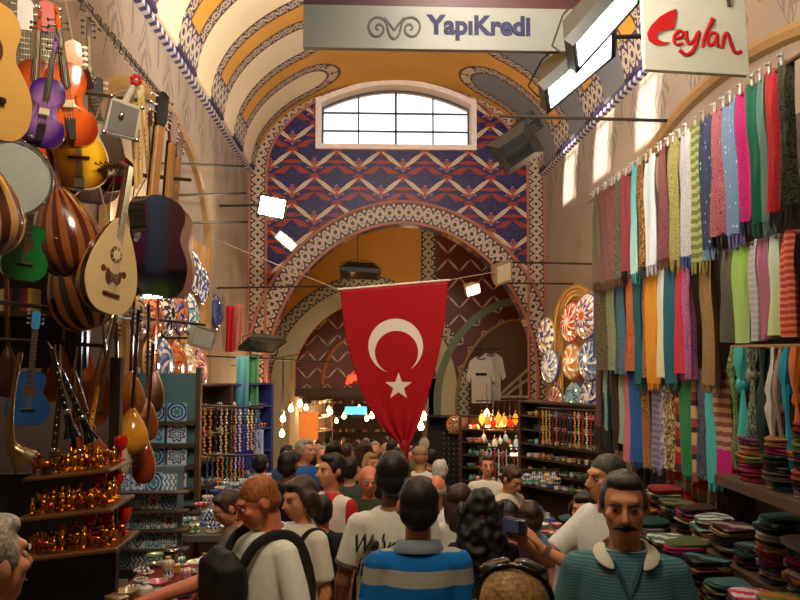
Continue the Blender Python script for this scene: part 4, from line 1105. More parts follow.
FLAGM = nb.done(nb.mix(cres.max(star), nb.mix(w_, C(150, 5, 16), C(172, 9, 20)), C(226, 206, 190)), .7, spec=.2)
Lft = smooth_open([Vector((a, b, 0)) for a, b in ((340, 290), (344, 325), (352, 362), (365, 400), (383, 428), (398, 443), (402, 452))], 6)
Rgt = smooth_open([Vector((a, b, 0)) for a, b in ((448, 281), (445, 320), (437, 362), (426, 402), (417, 428), (409, 443), (408, 452))], 6)
def flag_fn(uu, vv):
    i = vv*(len(Lft)-1); k = min(int(i), len(Lft)-2); t = i-k
    a, b = Lft[k].lerp(Lft[k+1], t), Rgt[k].lerp(Rgt[k+1], t); q_ = a.lerp(b, uu)
    p = fm(q_.x, q_.y); fold = max(0, vv-.42)**1.3
    p.y += .10*fold*math.sin(uu*22+vv*2) + .03*vv*math.sin(uu*5)
    return p
def flag_uv(uu, vv):
    i = vv*(len(Lft)-1); k = min(int(i), len(Lft)-2); t = i-k
    q_ = Lft[k].lerp(Lft[k+1], t).lerp(Rgt[k].lerp(Rgt[k+1], t), uu); p = fm(q_.x, q_.y); return (p.x, p.z)
t = thing('national_flag', 'red flag with white crescent and star hanging over the crowd', 'flag', fm(394, 286))
inv = Matrix.Translation(-fm(394, 286))
m = MB(inv); m.grid(flag_fn, 60, 60, uvf=flag_uv); o = m.build('cloth', FLAGM, t, 70); so = o.modifiers.new('thickness', 'SOLIDIFY'); so.thickness = .004
m = MB(inv); m.tube([fm(338, 289.5), fm(450, 280)], .012, 8); m.build('header', M('flag_header', (220, 205, 190), .7), t)
m = MB(inv); m.ell(fm(405, 446), (.045, .04, .06)); m.tube([fm(405, 448), fm(404, 458), fm(407, 466)], [.03, .045, .03], 10); m.build('gathered_end', M('flag_red', (150, 5, 16), .7), t)
def cord(label, pts, r=.005, mat=None):
    m = MB(); m.tube(pts, r, 5); return tag(m.build('cord', mat or M('cord', (170, 150, 130), .8)), label, 'cord')
cord('cord from the lamp wall to the left corner of the flag', [at(212, 238, 10.5), fm(338, 289.5)])
cord('cord from the right corner of the flag to the small lamps', [fm(450, 280), at(500, 271, 13)])

# bank sign
SY = 6.0
def sm_(px, py, y=SY): return at(px, py, y)
a, b = sm_(303, 47), sm_(592, 47); top = sm_(450, -40).z; wS = b.x-a.x
t = thing('hanging_sign', 'pale bank sign with blue lettering and a dark red upper band', 'sign', ((a.x+b.x)/2, SY, a.z))
m = MB(); zr = sm_(450, 7).z-a.z; m.box((0, .03, zr/2), (wS, .06, zr)); SB = m.build('panel', M('sign_grey', (104, 104, 98), .5, var=.03), t)
m = MB(); m.box((0, .03, zr+(top-a.z-zr)/2), (wS, .06, top-a.z-zr)); m.build('upper_band', M('sign_maroon', (52, 8, 12), .5, var=.05), t)
loc = lambda px, py, dy: sm_(px, py) - Vector(t.location) + Vector((0, dy, 0))
o = text('lettering', 'YapıKredi', .2, M('navy_letters', (10, 8, 52), .7), t, loc(478.5, 28.3, -.004), off=.008, ext=.003); fit(o, 108*SY/F, 27*SY/F)
m = MB()
cc = lambda x, y: loc(295+x/5.16, y/5.16, -.006)
for sg in (1, -1):
    ps = [(512, 203), (532, 188), (545, 150), (552, 118), (575, 95), (612, 92), (640, 118), (643, 152), (622, 184), (590, 186), (568, 164), (572, 136), (592, 126), (606, 142), (596, 158)]
    ps = smooth_open([cc(512+sg*(x-512), y) for x, y in ps], 3); m.tube(ps, .011, 6, flat=.5, up=(0, 1, 0))
    m.tube(smooth_open([cc(512, 158), cc(512+sg*22, 128), cc(512+sg*52, 92)], 3), .010, 6, flat=.5, up=(0, 1, 0))
m.build('scroll_emblem', M('emblem_grey', (62, 60, 58), .7), t)
for px in (330, 565):
    m = MB(); p = loc(px, -38, .03); m.tube([p, p+Vector((0, 0, 2.2))], .008, 6); m.build('hanger', IRON, t)
# shop sign
CY = 5.0
t = thing('shop_sign', 'white shop sign with red handwritten script hanging above the shawls', 'sign', at(697, 40, CY))
L0 = Vector(t.location); cs = lambda x, y, dy=0: at(630+x/6.154, y/6.154, CY) - L0 + Vector((0, dy, 0))
m = MB(); co = [cs(75, -60), cs(700, -90), cs(735, 462), cs(95, 425)]
m.prism([(p.x, p.z) for p in co], 0, .05); m.build('panel', M('sign_white', (206, 206, 190), .5, var=.03), t)
SR = M('script_red', (190, 24, 24), .5, var=.05)
Cp = [(285, 55), (240, 70), (180, 105), (130, 155), (105, 205), (113, 248), (150, 275), (200, 278), (245, 262), (205, 258), (172, 245), (160, 218), (180, 195), (225, 182), (268, 180), (279, 110)]
m = MB(); m.prism([(cs(x, y).x, cs(x, y).z) for x, y in Cp], -.006, .002); m.build('script_letter', SR, t)
def stroke(pts, r):
    m = MB(); ps = smooth_open([cs(x, y, -.002) for x, y in pts], 4); n = len(ps)
    rr = r if isinstance(r, (int, float)) else [r[0]+(r[1]-r[0])*i/(n-1) for i in range(n)]
    rr = [q_*CY/F/6.154 for q_ in ([rr]*n if isinstance(rr, (int, float)) else rr)]
    m.tube(ps, rr, 8, flat=.25, up=(0, 1, 0)); m.build('script_letter', SR, t)
stroke([(275, 238), (318, 228), (328, 205), (305, 190), (278, 212), (270, 250), (290, 274), (328, 266)], 12)
stroke([(345, 190), (348, 240), (366, 268), (395, 248), (424, 195), (412, 255), (385, 315), (345, 338), (304, 308)], 13)
stroke([(512, 112), (490, 160), (462, 225), (446, 292)], (18, 11))
stroke([(530, 205), (500, 205), (480, 245), (492, 280), (520, 262), (538, 208), (534, 262), (548, 292)], 12)
stroke([(566, 298), (576, 235), (588, 208), (605, 215), (618, 262), (640, 315), (664, 328), (688, 316)], 13)
m = MB(); m.tube([cs(610, 40), cs(600, -30), cs(604, -260)], .012, 8); m.build('hanger', IRON, t)

# floodlights
def floodlight(label, loc, rot, w, h, lit=None, d=.14, body=None, power=0, col=WARM, name='floodlight', br=True):
    t = thing(name, label, 'floodlight', loc, rot); hb = body or M('lamp_black', (22, 22, 20), .5)
    m = MB(); f, k = [(-w/2, -h/2), (w/2, -h/2), (w/2, h/2), (-w/2, h/2)], .62
    m.rings([[Vector((x, 0, z)) for x, z in f], [Vector((x, d*.35, z)) for x, z in f], [Vector((x*k, d, z*k)) for x, z in f]]); m.build('housing', hb, t, 20)
    m = MB(); m.box((0, -.004, 0), (w*.88, .008, h*.84)); m.build('lens', lit or M('dark_lens', (60, 60, 58), .1), t)
    m = MB()
    for sx in (-1, 1): m.box((sx*w/2, -.006, 0), (.014, .016, h+.014))
    for sz in (-1, 1): m.box((0, -.006, sz*h/2), (w, .016, .014))
    m.build('rim', hb, t)
    if br:
        m = MB(); m.tube([(-w/2-.012, d*.3, 0), (-w/2-.015, d*.9, .02), (-w*.2, d*1.35, .03), (w*.2, d*1.35, .03), (w/2+.015, d*.9, .02), (w/2+.012, d*.3, 0)], .008, 6); m.build('bracket', IRON, t)
    if power:
        d_ = bpy.data.lights.new('lamp_light', 'SPOT'); d_.energy = power; d_.color = col; d_.spot_size = 2.6; d_.spot_blend = .6; d_.shadow_soft_size = .08
        l = bpy.data.objects.new('lamp_light', d_); COL.objects.link(l); l.parent = t; l.location = (0, -.05, 0); l.rotation_euler = (PI/2, 0, 0)
    return t
GW = GLOW('lamp_white', (246, 255, 246), 5); GH = GLOW('halogen_glow', (255, 232, 190), 30); GS = GLOW('lamp_warm_white', (255, 240, 206), 6)
floodlight('blazing halogen floodlight fixed to the tiled end wall', at(272, 207, 12.6), RZ(-6, 12, 8), .46, .34, GH, power=420, col=WARM)
floodlight('small lit lamp just below the blazing halogen floodlight', at(286, 241, 14.0), RZ(20, 38, 20), .42, .16, GS, body=M('lamp_tan', (150, 126, 100), .5), power=30, d=.2)
floodlight('long lit floodlight hanging nearest the bank sign, upper one', at(607, 22, 5.6), RZ(-8, -48, 76), .74, .40, GW, d=.22, power=70, col=(1, .93, .8))
floodlight('long lit floodlight below the upper one, pointing at the shawls', at(580, 72, 6.2), RZ(-8, -40, 77), .74, .40, GW, d=.22, power=80, col=(1, .93, .8))
floodlight('big unlit black floodlight on the bar, in front of the mural', at(516, 148, 9.6), RZ(160, 30, -25), .55, .46, None, d=.22)
floodlight('smaller unlit black floodlight under the bar joint', at(527, 126, 10.0), RZ(150, 30, -25), .34, .26, None, d=.16)
floodlight('lit white lamp with tan hood right of the flag', at(473, 290, 13.6), RZ(10, -18, 24), .26, .18, GS, body=M('lamp_tan', (150, 126, 100), .5), d=.22, power=30)
floodlight('unlit tan lamp beside the arch border right of the flag', at(504, 273, 14.4), RZ(25, -18, 20), .36, .40, M('lamp_tan_lens', (206, 190, 160), .4), body=M('lamp_tan', (150, 126, 100), .5), d=.25)
floodlight('flat black floodlight on the left wall above the turquoise cloth', at(262, 346, 12.2), RZ(35, 4, 68), .62, .42, None, d=.14)
floodlight('black lamp hung above the flag under the painted arch', at(360, 275, 17.5), RZ(0, 3, 80), .9, .6, None, d=.25)
floodlight('grey unlit lamp at the foot of the long hanging rod, left wall plates', at(203, 338, 8.6), RZ(60, 10, 10), .34, .22, M('grey_lens', (170, 176, 166), .3), body=M('lamp_grey', (150, 150, 140), .5), d=.12)
def bar(label, x0, y0, d0, x1, y1, d1, r=.017): return rod(label, at(x0, y0, d0), at(x1, y1, d1), r, 'iron_bar')
bar('horizontal iron bar high on the left wall, uppermost of three', 152, 163, 8.75, 244, 166, 13.4)
bar('second iron bar down on the left wall', 158, 196, 9.0, 246, 193, 13.6)
bar('third iron bar down on the left wall, nearest the arch border', 165, 223, 9.3, 247, 222, 14.0)
bar('iron tie bar reaching across the arch to the flag', 217.5, 288, 12.72, 346, 286, 15.9)
bar('iron tie bar right of the arch, upper one', 494, 262, 15.95, 598.5, 264, 12.2)
bar('iron tie bar right of the arch, lower one', 500, 283, 15.95, 573, 284, 13.75)
bar('long bar over the shawls holding the black floodlights', 500, 116, 10.0, 680.5, 121, 9.06, .022)
bar('short bar behind the white floodlights', 606, 37, 6.3, 662, 36, 6.3, .02)
bar('iron bar across the arch foot on the left wall', 206, 356, 11.5, 330, 362, 14, .012)
rod('hanging rod of the black lamp above the flag', Vector((at(357, 200, 17.5).x, 17.5, EYE+3.9)), at(358, 265, 17.5), .012)
for k, (px, py, lab) in enumerate(((272, 207, 'bracket arm of the halogen floodlight'),)):
    rod(lab, at(272, 205, 12.79), Vector((XL, 12.9, at(272, 205, 12.79).z)), .02)
rod('thin rod from the plaster wall to the big black floodlight', at(516, 118, 9.9), at(517, 145, 9.66), .014)

rod('short arm of the small lit lamp under the halogen floodlight', at(286, 239, 14.25), at(274, 232, 16.0), .012)
rod('short arm of the lit tan-hooded lamp', at(474, 286, 13.75), at(494, 262, 15.95), .012)
rod('short arm of the grey unlit lamp on the left wall', at(203, 338, 8.68), Vector((XL, 8.9, at(203, 338, 8.68).z)), .012)
# plates
def plate_mat(k, base, c1, c2):
    nb = NB('plate_glaze'); x, y, z = nb.sep(nb.coord('Object')); r = (x*x+z*z).sqrt()*4; a = nb.m('ARCTAN2', x, z); n = (6, 8, 10, 12)[k % 4]
    pet = ((a*n).cos()*.12+r-.52).abs() < .10
    dots = ((a*(n*2)).cos() > .2)*(r-.84).abs().max(0).__lt__(.07)
    col = nb.mix(pet, C(base), C(c1)); col = nb.mix(r < .2, col, C(c2)); col = nb.mix(dots, col, C(c2)); col = nb.mix((r > .93), col, C(c1)); col = nb.mix(((a*n+r*9).sin() > .6)*(r < .75), col, C(c2))
    return nb.done(col, .15, coat=.6)
m = MB(); m.lathe([(0, .0), (.10, .0), (.16, -.018), (.235, -.045), (.25, -.048), (.245, -.038), (.165, .004), (.10, .022), (0, .022)], 28, (0, 0, 0), '-Y')
PLATE = m.mesh('ceramic_plate')
def ceramic_plate(label, loc, rot, sc, mat, group=None):
    o = link('ceramic_plate', PLATE)
    if not PLATE.materials: PLATE.materials.append(None)
    o.material_slots[0].link = 'OBJECT'; o.material_slots[0].material = mat
    o.location = loc; o.rotation_euler = rot; o.scale = (sc,)*3; return tag(o, label, 'plate', group)
W_, B_, Rd, Or, Tq, Gd, Nv = (226, 222, 214), (60, 84, 160), (170, 50, 40), (206, 110, 40), (70, 160, 170), (190, 150, 80), (36, 44, 110)
PR = [(543, 335, 13.2, 37, W_, Gd, B_, 'white plate with gold pattern at the arch border, upper of two'), (547, 366, 13.0, 36, (150, 164, 190), B_, W_, 'blue and white plate at the arch border, lower of two'),
 (568, 322, 11.8, 42, Or, Rd, W_, 'red and orange plate under the gilded arch'), (583, 316, 11.2, 48, W_, B_, Or, 'large white plate with flowers under the gilded arch'), (569, 361, 11.9, 38, Gd, Or, W_, 'orange plate in the middle of the gilded arch'),
 (587, 359, 11.2, 46, (120, 150, 190), B_, W_, 'large blue-rimmed plate in the middle of the gilded arch'), (552, 403, 12.6, 36, (130, 90, 70), Nv, Gd, 'brown plate in the lowest row near the arch border'), (571, 399, 12.0, 36, (150, 156, 160), Nv, Tq, 'grey-blue plate in the lowest row, middle'),
 (588, 397, 11.4, 44, (136, 146, 180), Nv, W_, 'blue swirl plate in the lowest row nearest the shawls')]
for k, (px, py, y, hp, b0, c1, c2, lab) in enumerate(PR):
    ceramic_plate(lab, at(px, py, y), RZ(-74, 0, -4), hp*y/F/.5, plate_mat(k, b0, c1, c2))
# gilded arch frame behind them
GILT = M('gilt', (170, 128, 66), .4, .3)
t = thing('gilded_arch_frame', 'gilded arched frame behind the plates on the plaster wall', 'frame', at(577, 350, 12.2))
L0 = Vector(t.location); fp = lambda px, py, y: at(px, py, y)-L0
for k in range(3):
    ps = [fp(556+3*k, 420, 12.9-.1*k)] + [fp(578-(22-3*k)*math.cos(PI*i/12), 330-(44-4*k)*math.sin(PI*i/12), 12.9-.12*i) for i in range(13)]
    m = MB(); m.tube(ps, .035, 6); m.build('moulding', GILT, t)
m = MB(); m.prism([(p.x, p.z) for p in [fp(553, 425, 13.1)] + [fp(577-24*math.cos(PI*i/12), 330-46*math.sin(PI*i/12), 13.1) for i in range(13)] + [fp(601, 425, 13.1)]], .95, 1.0); m.build('backboard', M('backboard_warm', (150, 112, 70), .6), t)
# plates on the left wall: rows seen very obliquely
PLt = [(188, 262, 9.9, 52, W_, B_, Rd, 'white and red plate, highest on the left wall'), (198, 272, 10.4, 46, W_, (90, 90, 90), B_, 'white lace-pattern plate, second in the highest wall row'), (206, 284, 10.9, 40, W_, B_, B_, 'white dotted plate, last in the highest wall row'),
 (158, 318, 8.4, 52, (206, 150, 120), Or, Rd, 'orange-pink plate, first in the middle wall row'), (171, 313, 8.9, 54, W_, Nv, (40, 40, 40), 'black and white plate in the middle wall row'), (184, 312, 9.4, 48, (120, 100, 150), Nv, Or, 'purple-blue plate in the middle wall row'), (195, 316, 9.9, 46, W_, B_, Tq, 'white spotted plate in the middle wall row'), (220, 312, 12.55, 36, (70, 80, 120), Nv, B_, 'small navy plate beside the red cloth'),
 (155, 362, 8.2, 46, (170, 140, 90), Gd, (90, 60, 40), 'bronze plate, first in the lowest wall row'), (169, 364, 8.7, 52, (110, 130, 190), B_, W_, 'periwinkle blue plate in the lowest wall row'), (182, 367, 9.2, 52, (190, 120, 60), Or, Rd, 'copper-orange plate in the lowest wall row'), (192, 366, 9.7, 46, W_, (140, 130, 120), Gd, 'cream lace plate in the lowest wall row'), (204, 370, 10.2, 44, (140, 80, 130), (90, 40, 90), Gd, 'violet plate, last in the lowest wall row'), (143, 316, 7.8, 48, (150, 140, 110), Nv, Gd, 'grey patterned plate half hidden by the red guitar')]
for k, (px, py, y, hp, b0, c1, c2, lab) in enumerate(PLt):
    ceramic_plate(lab, at(px, py, y), RZ(85, 0, -3), hp*y/F/.5, plate_mat(k+3, b0, c1, c2))
# warm backing board for those plates with gilt ribs
t = thing('plate_board', 'tall warm wooden board behind the plates on the left wall', 'display board', (XL+.06, 9.4, 0))
m = MB(); m.box((-.01, 0, EYE+.4), (.05, 4.6, 2.3)); m.build('panel', M('board_warm', (176, 136, 84), .6), t)
for k in range(9):
    m = MB(); m.box((.03, -2.2+.55*k, EYE+.4), (.03, .05, 2.3)); m.build('rib', GILT, t)

# ------------------------------------------------------------------ left stall goods
rnd = random.Random(11)
def board_shelf(label, x, y, z, w, d, th=.03, mat=None, posts=True, name='shelf', cat='shelf'):
    t = thing(name, label, cat, (x, y, z))
    m = MB(); m.box((0, 0, -th/2), (w, d, th), bev=.004); m.build('board', mat or TW, t, 20)
    if posts:
        for sx in (-1, 1):
            for sy in (-1, 1):
                m = MB(); h = z-fl(y+sy*d*.45); m.box((sx*(w/2-.03), sy*(d/2-.03), -th-(h-th)/2), (.04, .04, h-th)); m.build('leg', mat or TW, t, 0)
    return t
GOLDM = M('gold_cast', (214, 150, 44), .22, 1, var=.2); COPM = M('copper_cast', (190, 100, 50), .25, 1); REDG_ = M('red_glass', (190, 14, 14), .08, coat=1)
m = MB(); m.lathe([(0, 0), (.022, 0), (.022, .008), (.010, .015), (.014, .04), (.012, .055), (.006, .062), (.010, .075), (.004, .088), (0, .088)], 10); FIG1 = m.mesh('gold_figurine')
m = MB(); m.lathe([(0, 0), (.020, 0), (.018, .006), (.006, .012), (.006, .03), (.024, .045), (.026, .07), (.020, .072), (0, .05)], 10); FIG2 = m.mesh('gold_goblet')
m = MB(); m.ell((0, 0, .04), (.032, .014, .017), 10, 6)
for sx in (-1, 1):
    for sy in (-1, 1): m.tube([(sx*.02, sy*.006, 0), (sx*.018, sy*.006, .035)], .004, 5)
m.tube([(-.026, 0, .046), (-.038, 0, .07), (-.046, 0, .072)], [.009, .007, .004], 6); m.ell((-.03, 0, .075), (.008, .006, .014), 6, 5); FIG3 = m.mesh('gold_camel')
m = MB(); m.lathe([(0, 0), (.03, 0), (.03, .006), (.008, .014), (.008, .05), (.034, .075), (.040, .12), (.034, .14), (.030, .138), (.034, .115), (.02, .08), (0, .075)], 14); GOB = m.mesh('red_glass_goblet')
for me, mt in ((FIG1, GOLDM), (FIG2, GOLDM), (FIG3, COPM), (GOB, REDG_)): me.materials.append(mt)
SH = [(80, 470, 3.7, .33), (78, 508, 3.6, .35), (80, 546, 3.55, .37)]
ord3 = ['top', 'middle', 'bottom']
tcol = thing('display_cabinet', 'dark stand carrying three trays of gold figurines', 'display stand', at(70, 508, 3.75))
L0 = Vector(tcol.location)
m = MB(); m.box((-.24, .40, -.30), (.66, .05, .80)); m.build('back_panel', M('stand_dark', (34, 26, 22), .5), tcol)
for sx in (-.5, .15):
    m = MB(); m.box((sx, .16, (fl(3.9)-L0.z+.7)/2), (.05, .05, .7-fl(3.9)+L0.z)); m.build('post', M('stand_dark', (34, 26, 22), .5), tcol, 0)
for k, (px, py, y, w) in enumerate(SH):
    p = at(px, py, y); m = MB(); m.box(p-L0, (w*1.15, .34, .018), rot=(0, math.radians(-6), 0), bev=.004); m.build('tray', M('tray_wood', (96, 60, 30), .35, coat=.4), tcol, 20)
    for r_ in range(3):
        for i in range(8):
            q_ = p + Vector((-w*.48+w*.96*(i+.5)/8+rnd.uniform(-.01, .01), -.12+.085*r_, .0)); q_.z = p.z+.012+(q_.x-p.x)*math.tan(math.radians(6))
            me = rnd.choice((FIG1, FIG1, FIG2, FIG3)); nm = {FIG1: 'gold_figurine', FIG2: 'gold_goblet', FIG3: 'gold_camel'}[me]
            o = link(nm, me); o.location = q_; o.rotation_euler = (0, 0, rnd.uniform(-1.5, 1.5)); sc = rnd.uniform(.75, 1.15); o.scale = (sc,)*3
            tag(o, {'gold_figurine': 'tiny gold figurine', 'gold_goblet': 'tiny gold goblet', 'gold_camel': 'tiny copper camel'}[nm]+' among the miniatures on the '+ord3[k]+' tray', 'figurine', nm.replace('_', ' ')+' miniatures on the '+ord3[k]+' tray')
for k, (ti, fx) in enumerate(((1, .30), (1, .12), (2, .34), (2, .16), (2, -.02), (0, .36))):
    px, py, y, w = SH[ti]; p = at(px, py, y); o = link('red_glass_goblet', GOB); o.location = p+Vector((fx*w*1.2, .135, .012+fx*w*1.2*math.tan(math.radians(6)))); o.scale = (.8,)*3
    tag(o, ('first', 'second', 'third', 'fourth', 'fifth', 'sixth')[k]+' red glass goblet counted over the trays of gold figurines', 'goblet', 'red glass goblets by the gold figurines')
# books or boxes standing on a high shelf at the photo edge
sp = [(200, 190, 160), (206, 196, 150), (70, 80, 60), (150, 30, 30), (40, 40, 44), (60, 50, 40), (90, 80, 60), (170, 40, 40), (196, 170, 80)]
ts = board_shelf('dark high shelf with thin boxes behind the green guitar', at(10, 312, 4.2).x, 4.2, at(10, 312, 4.2).z, .7, .25, posts=False)
m = MB(); m.box((0, .14, .0), (.72, .03, .6)); m.build('back_panel', M('stand_dark', (34, 26, 22), .5), ts)
for sx in (-1, 1):
    m = MB(); m.box((sx*.33, .1, -1.15), (.04, .05, 2.26)); m.build('post', M('stand_dark', (34, 26, 22), .5), ts, 0)
for k, c in enumerate(sp):
    p = at(3+k*3.9, 300, 4.16); m = MB(); m.box((0, 0, .055), (.019, .12, .11+.008*(k % 3)), bev=.002); o = m.build('thin_box', M('box_card', c, .6)); o.location = (p.x, 4.16, at(10, 312, 4.2).z+.001)
    tag(o, ('first', 'second', 'third', 'fourth', 'fifth', 'sixth', 'seventh', 'eighth', 'ninth')[k]+' thin upright box from the photo edge on the high shelf', 'box', 'thin boxes on the high shelf')

# tile panels
def tile_mat(k):
    nb = NB('painted_tile'); u, v = nb.uv(); x, y = u-.5, v-.5; r = (x*x+y*y).sqrt(); a = nb.m('ARCTAN2', x, y)
    base = C((206, 214, 214) if k % 3 else (150, 190, 196)); b = C((44, 60, 120) if k % 2 else (60, 104, 130)); g = C((70, 130, 130)); rd = C((150, 70, 60))
    if k % 6 == 0: p = ((a*4).cos()*.12+r-.30).abs() < .05; p2 = r < .12
    elif k % 6 == 1: p = ((x.abs()+y.abs()-.38).abs() < .06); p2 = ((a*8).cos()*.05+r) < .2
    elif k % 6 == 2: p = ((x*22+(y*16).sin()*1.6).sin() > .3); p2 = (y*3+.5).fract() < .08
    elif k % 6 == 3: p = ((r-.46).abs() < .05).max((r-.28).abs() < .04); p2 = ((a*6).cos()*.07+r) < .17
    elif k % 6 == 4: p = ((x*8).sin()*(y*8).sin()).abs() < .16; p2 = ((a*4).cos()*.1+r) < .18
    else: p = ((a*8).cos()*.06+r-.34).abs() < .045; p2 = ((a*8).cos()*.06+r-.16).abs() < .05
    e = u.near(.5, .46)*v.near(.5, .46)
    col = nb.mix(p, base, b); col = nb.mix(p2, col, g if k % 2 else rd); col = nb.mix(1-e, col, C(120, 150, 160))
    return nb.done(col, .12, coat=.5)
TM = [tile_mat(k) for k in range(12)]
def tile_mesh():
    m = MB(); s = .5
    m.add([(-s, -.05, -s), (s, -.05, -s), (s, -.05, s), (-s, -.05, s)], [(0, 1, 2, 3)], [(0, 0), (1, 0), (1, 1), (0, 1)])
    m.add([(-s, -.05, -s), (s, -.05, -s), (s, -.05, s), (-s, -.05, s), (-s, .05, -s), (s, .05, -s), (s, .05, s), (-s, .05, s)], [(4, 7, 6, 5), (0, 4, 5, 1), (1, 5, 6, 2), (2, 6, 7, 3), (3, 7, 4, 0)]); return m.mesh('painted_tile', 0)
TMESH = tile_mesh(); TMESH.materials.append(TM[0])
TY = 5.3
tb = thing('tile_stand', 'sloping stand covered with blue and white painted tiles', 'display stand', at(140, 520, TY+.12))
L0 = Vector(tb.location)
m = MB(); p0, p1 = at(98, 475, TY+.1)-L0, at(176, 572, TY+.1)-L0
m.box(((p0.x+p1.x)/2, .03, (p0.z+p1.z)/2), (p1.x-p0.x+.05, .04, p0.z-p1.z+.1)); m.build('back_panel', M('stand_grey', (90, 100, 104), .6), tb, 0)
for k, px in enumerate((102, 172)):
    m = MB(); q_ = at(px, 520, TY+.16)-L0; m.box((q_.x, .08, (fl(TY)-L0.z)/2-.1), (.05, .05, L0.z-fl(TY)+.2-.0)); m.build('post', TW, tb, 0)
RO = ['top', 'second', 'third', 'fourth', 'lowest']; k = 0
for r_ in range(5):
    for c_ in range(5):
        px, py = 107+15.6*c_, 483+19*r_
        o = link('painted_tile', TMESH); p = at(px, py, TY-.02*r_); o.location = p; s_ = .100 if not (r_ == 0 and c_ == 3) else .118; o.scale = (s_, .12, s_*1.2)
        o.rotation_euler = (math.radians(-6), 0, 0)
        o.material_slots[0].link = 'OBJECT'; o.material_slots[0].material = TM[(c_*5+r_*7) % 12]
        tag(o, '%s painted tile in the %s row of the tile stand' % (('first', 'second', 'third', 'fourth', 'fifth')[c_], RO[r_]), 'tile', 'painted tiles on the stand')
    p = at(140, 483+19*r_+9.5, TY-.07); m = MB(); m.box(p-L0, (.62, .10, .012)); m.build('ledge', TW, tb, 0)
# framed tiles higher up on shelf boards
fs = thing('framed_tile_shelf', 'tall rack of pale framed tiles behind the hanging lutes', 'rack', at(166, 440, 6.6)); L0 = Vector(fs.location)
m = MB(); m.box((0, .06, -.0), (.50, .03, 1.1)); m.build('back_panel', M('rack_teal', (86, 120, 120), .5), fs, 0)
for sx in (-1, 1):
    m = MB(); m.box((sx*.26, .02, -.75), (.04, .08, 2.7)); m.build('post', M('rack_wood', (74, 50, 34), .5), fs, 0)
for r_ in range(4):
    m = MB(); m.box((0, -.0, at(166, 423+22*r_, 6.6).z-L0.z), (.5, .16, .025)); m.build('shelf_board', M('rack_wood', (74, 50, 34), .5), fs, 0)
    for c_ in range(2):
        o = link('framed_tile', TMESH); o.location = at(155+22*c_, 412+22*r_, 6.58); o.scale = (.165, .12, .155); o.material_slots[0].link = 'OBJECT'; o.material_slots[0].material = TM[(3, 9, 0, 5, 3, 11, 9, 1)[r_*2+c_]]
        o.rotation_euler = (math.radians(-5), 0, 0)
        tag(o, '%s pale square tile on the %s board of the tile rack' % (('inner', 'outer')[c_], ('top', 'second', 'third', 'lowest')[r_]), 'tile', 'framed tiles on the rack')

# tables with small goods
tbl = board_shelf('long goods table in front of the tile stand covered with small bowls and boxes', -1.05, 3.85, .70, .40, 1.5, .05, M('table_cloth_red', (110, 26, 28), .8), name='goods_table', cat='table')
zt = .70
m = MB(); m.lathe([(0, 0), (.03, 0), (.055, .03), (.062, .045), (.056, .044), (.03, .01), (0, .008)], 14); BOWL = m.mesh('painted_bowl')
m = MB(); m.box((0, 0, .022), (.10, .07, .044), bev=.008); m.box((0, 0, .05), (.102, .072, .014), bev=.005); BOXM = m.mesh('trinket_box')
m = MB(); m.lathe([(0, 0), (.024, 0), (.036, .025), (.03, .05), (.013, .06), (.016, .072), (0, .07)], 12); VASE = m.mesh('small_vase')
m = MB(); m.lathe([(0, 0), (.035, 0), (.054, .010), (.060, .014), (.038, .008), (0, .006)], 16); DISH = m.mesh('small_dish')
m = MB()
for i in range(12): m.ell((.034*math.cos(i*PI/6), .034*math.sin(i*PI/6), .008), (.010, .010, .009), 6, 4)
BRAC = m.mesh('bead_bracelet')
GC = [((60, 84, 150), 'blue'), ((206, 206, 200), 'white'), ((180, 60, 50), 'red'), ((70, 150, 150), 'turquoise'), ((206, 140, 60), 'amber'), ((206, 120, 130), 'pink'), ((90, 130, 80), 'green'), ((60, 50, 44), 'dark'), ((190, 170, 130), 'beige')]
def goods_mat(i, st):
    key = ('g', i, st)
    if key not in _mats:
        c = GC[i][0]
        if st == 0: return M('glaze_'+GC[i][1], c, .2, coat=.5)
        nb = NB('painted_'+GC[i][1]); x, y, z = nb.sep(nb.coord('Object')); a = nb.m('ARCTAN2', x, y); p = ((a*8).sin()+(z*160).sin()) > .5
        _mats[key] = nb.done(nb.mix(p, C(c), C(226, 220, 206) if i != 1 else C(50, 70, 140)), .2, coat=.5)
    return _mats[key]
for me in (BOWL, BOXM, VASE, DISH, BRAC): me.materials.append(None)
def goods(nm, me, loc, lab, cat, grp, sc=1, i=None):
    o = link(nm, me); i = rnd.randrange(len(GC)) if i is None else i
    o.material_slots[0].link = 'OBJECT'; o.material_slots[0].material = goods_mat(i, rnd.randrange(2))
    o.location = loc; o.rotation_euler = (0, 0, rnd.uniform(0, 6)); o.scale = (sc,)*3
    tag(o, lab % GC[i][1], cat, grp % GC[i][1]); return o
NMS = [('painted_bowl', BOWL, 'bowl'), ('trinket_box', BOXM, 'box'), ('small_vase', VASE, 'vase'), ('small_dish', DISH, 'dish'), ('bead_bracelet', BRAC, 'bracelet')]
for i in range(3):
    for j in range(10):
        nm, me, ct = rnd.choice(NMS); x = -1.18+.13*i+rnd.uniform(-.015, .015); y = 3.19+.148*j+rnd.uniform(-.02, .02)
        goods(nm, me, (x, y, zt+.001), 'small %s '+nm.replace('_', ' ')+' on the goods table by the tile stand', ct, '%s '+nm.replace('_', ' ')+' pieces on the goods table', rnd.uniform(.85, .98))
        if rnd.random() < .45: goods('trinket_box' if me is BOXM else nm, me, (x, y, zt+(.075 if me is BOXM else .05)), '%s '+nm.replace('_', ' ')+' stacked on another on the goods table', ct, '%s '+nm.replace('_', ' ')+' stacked on the goods table', 1.0)
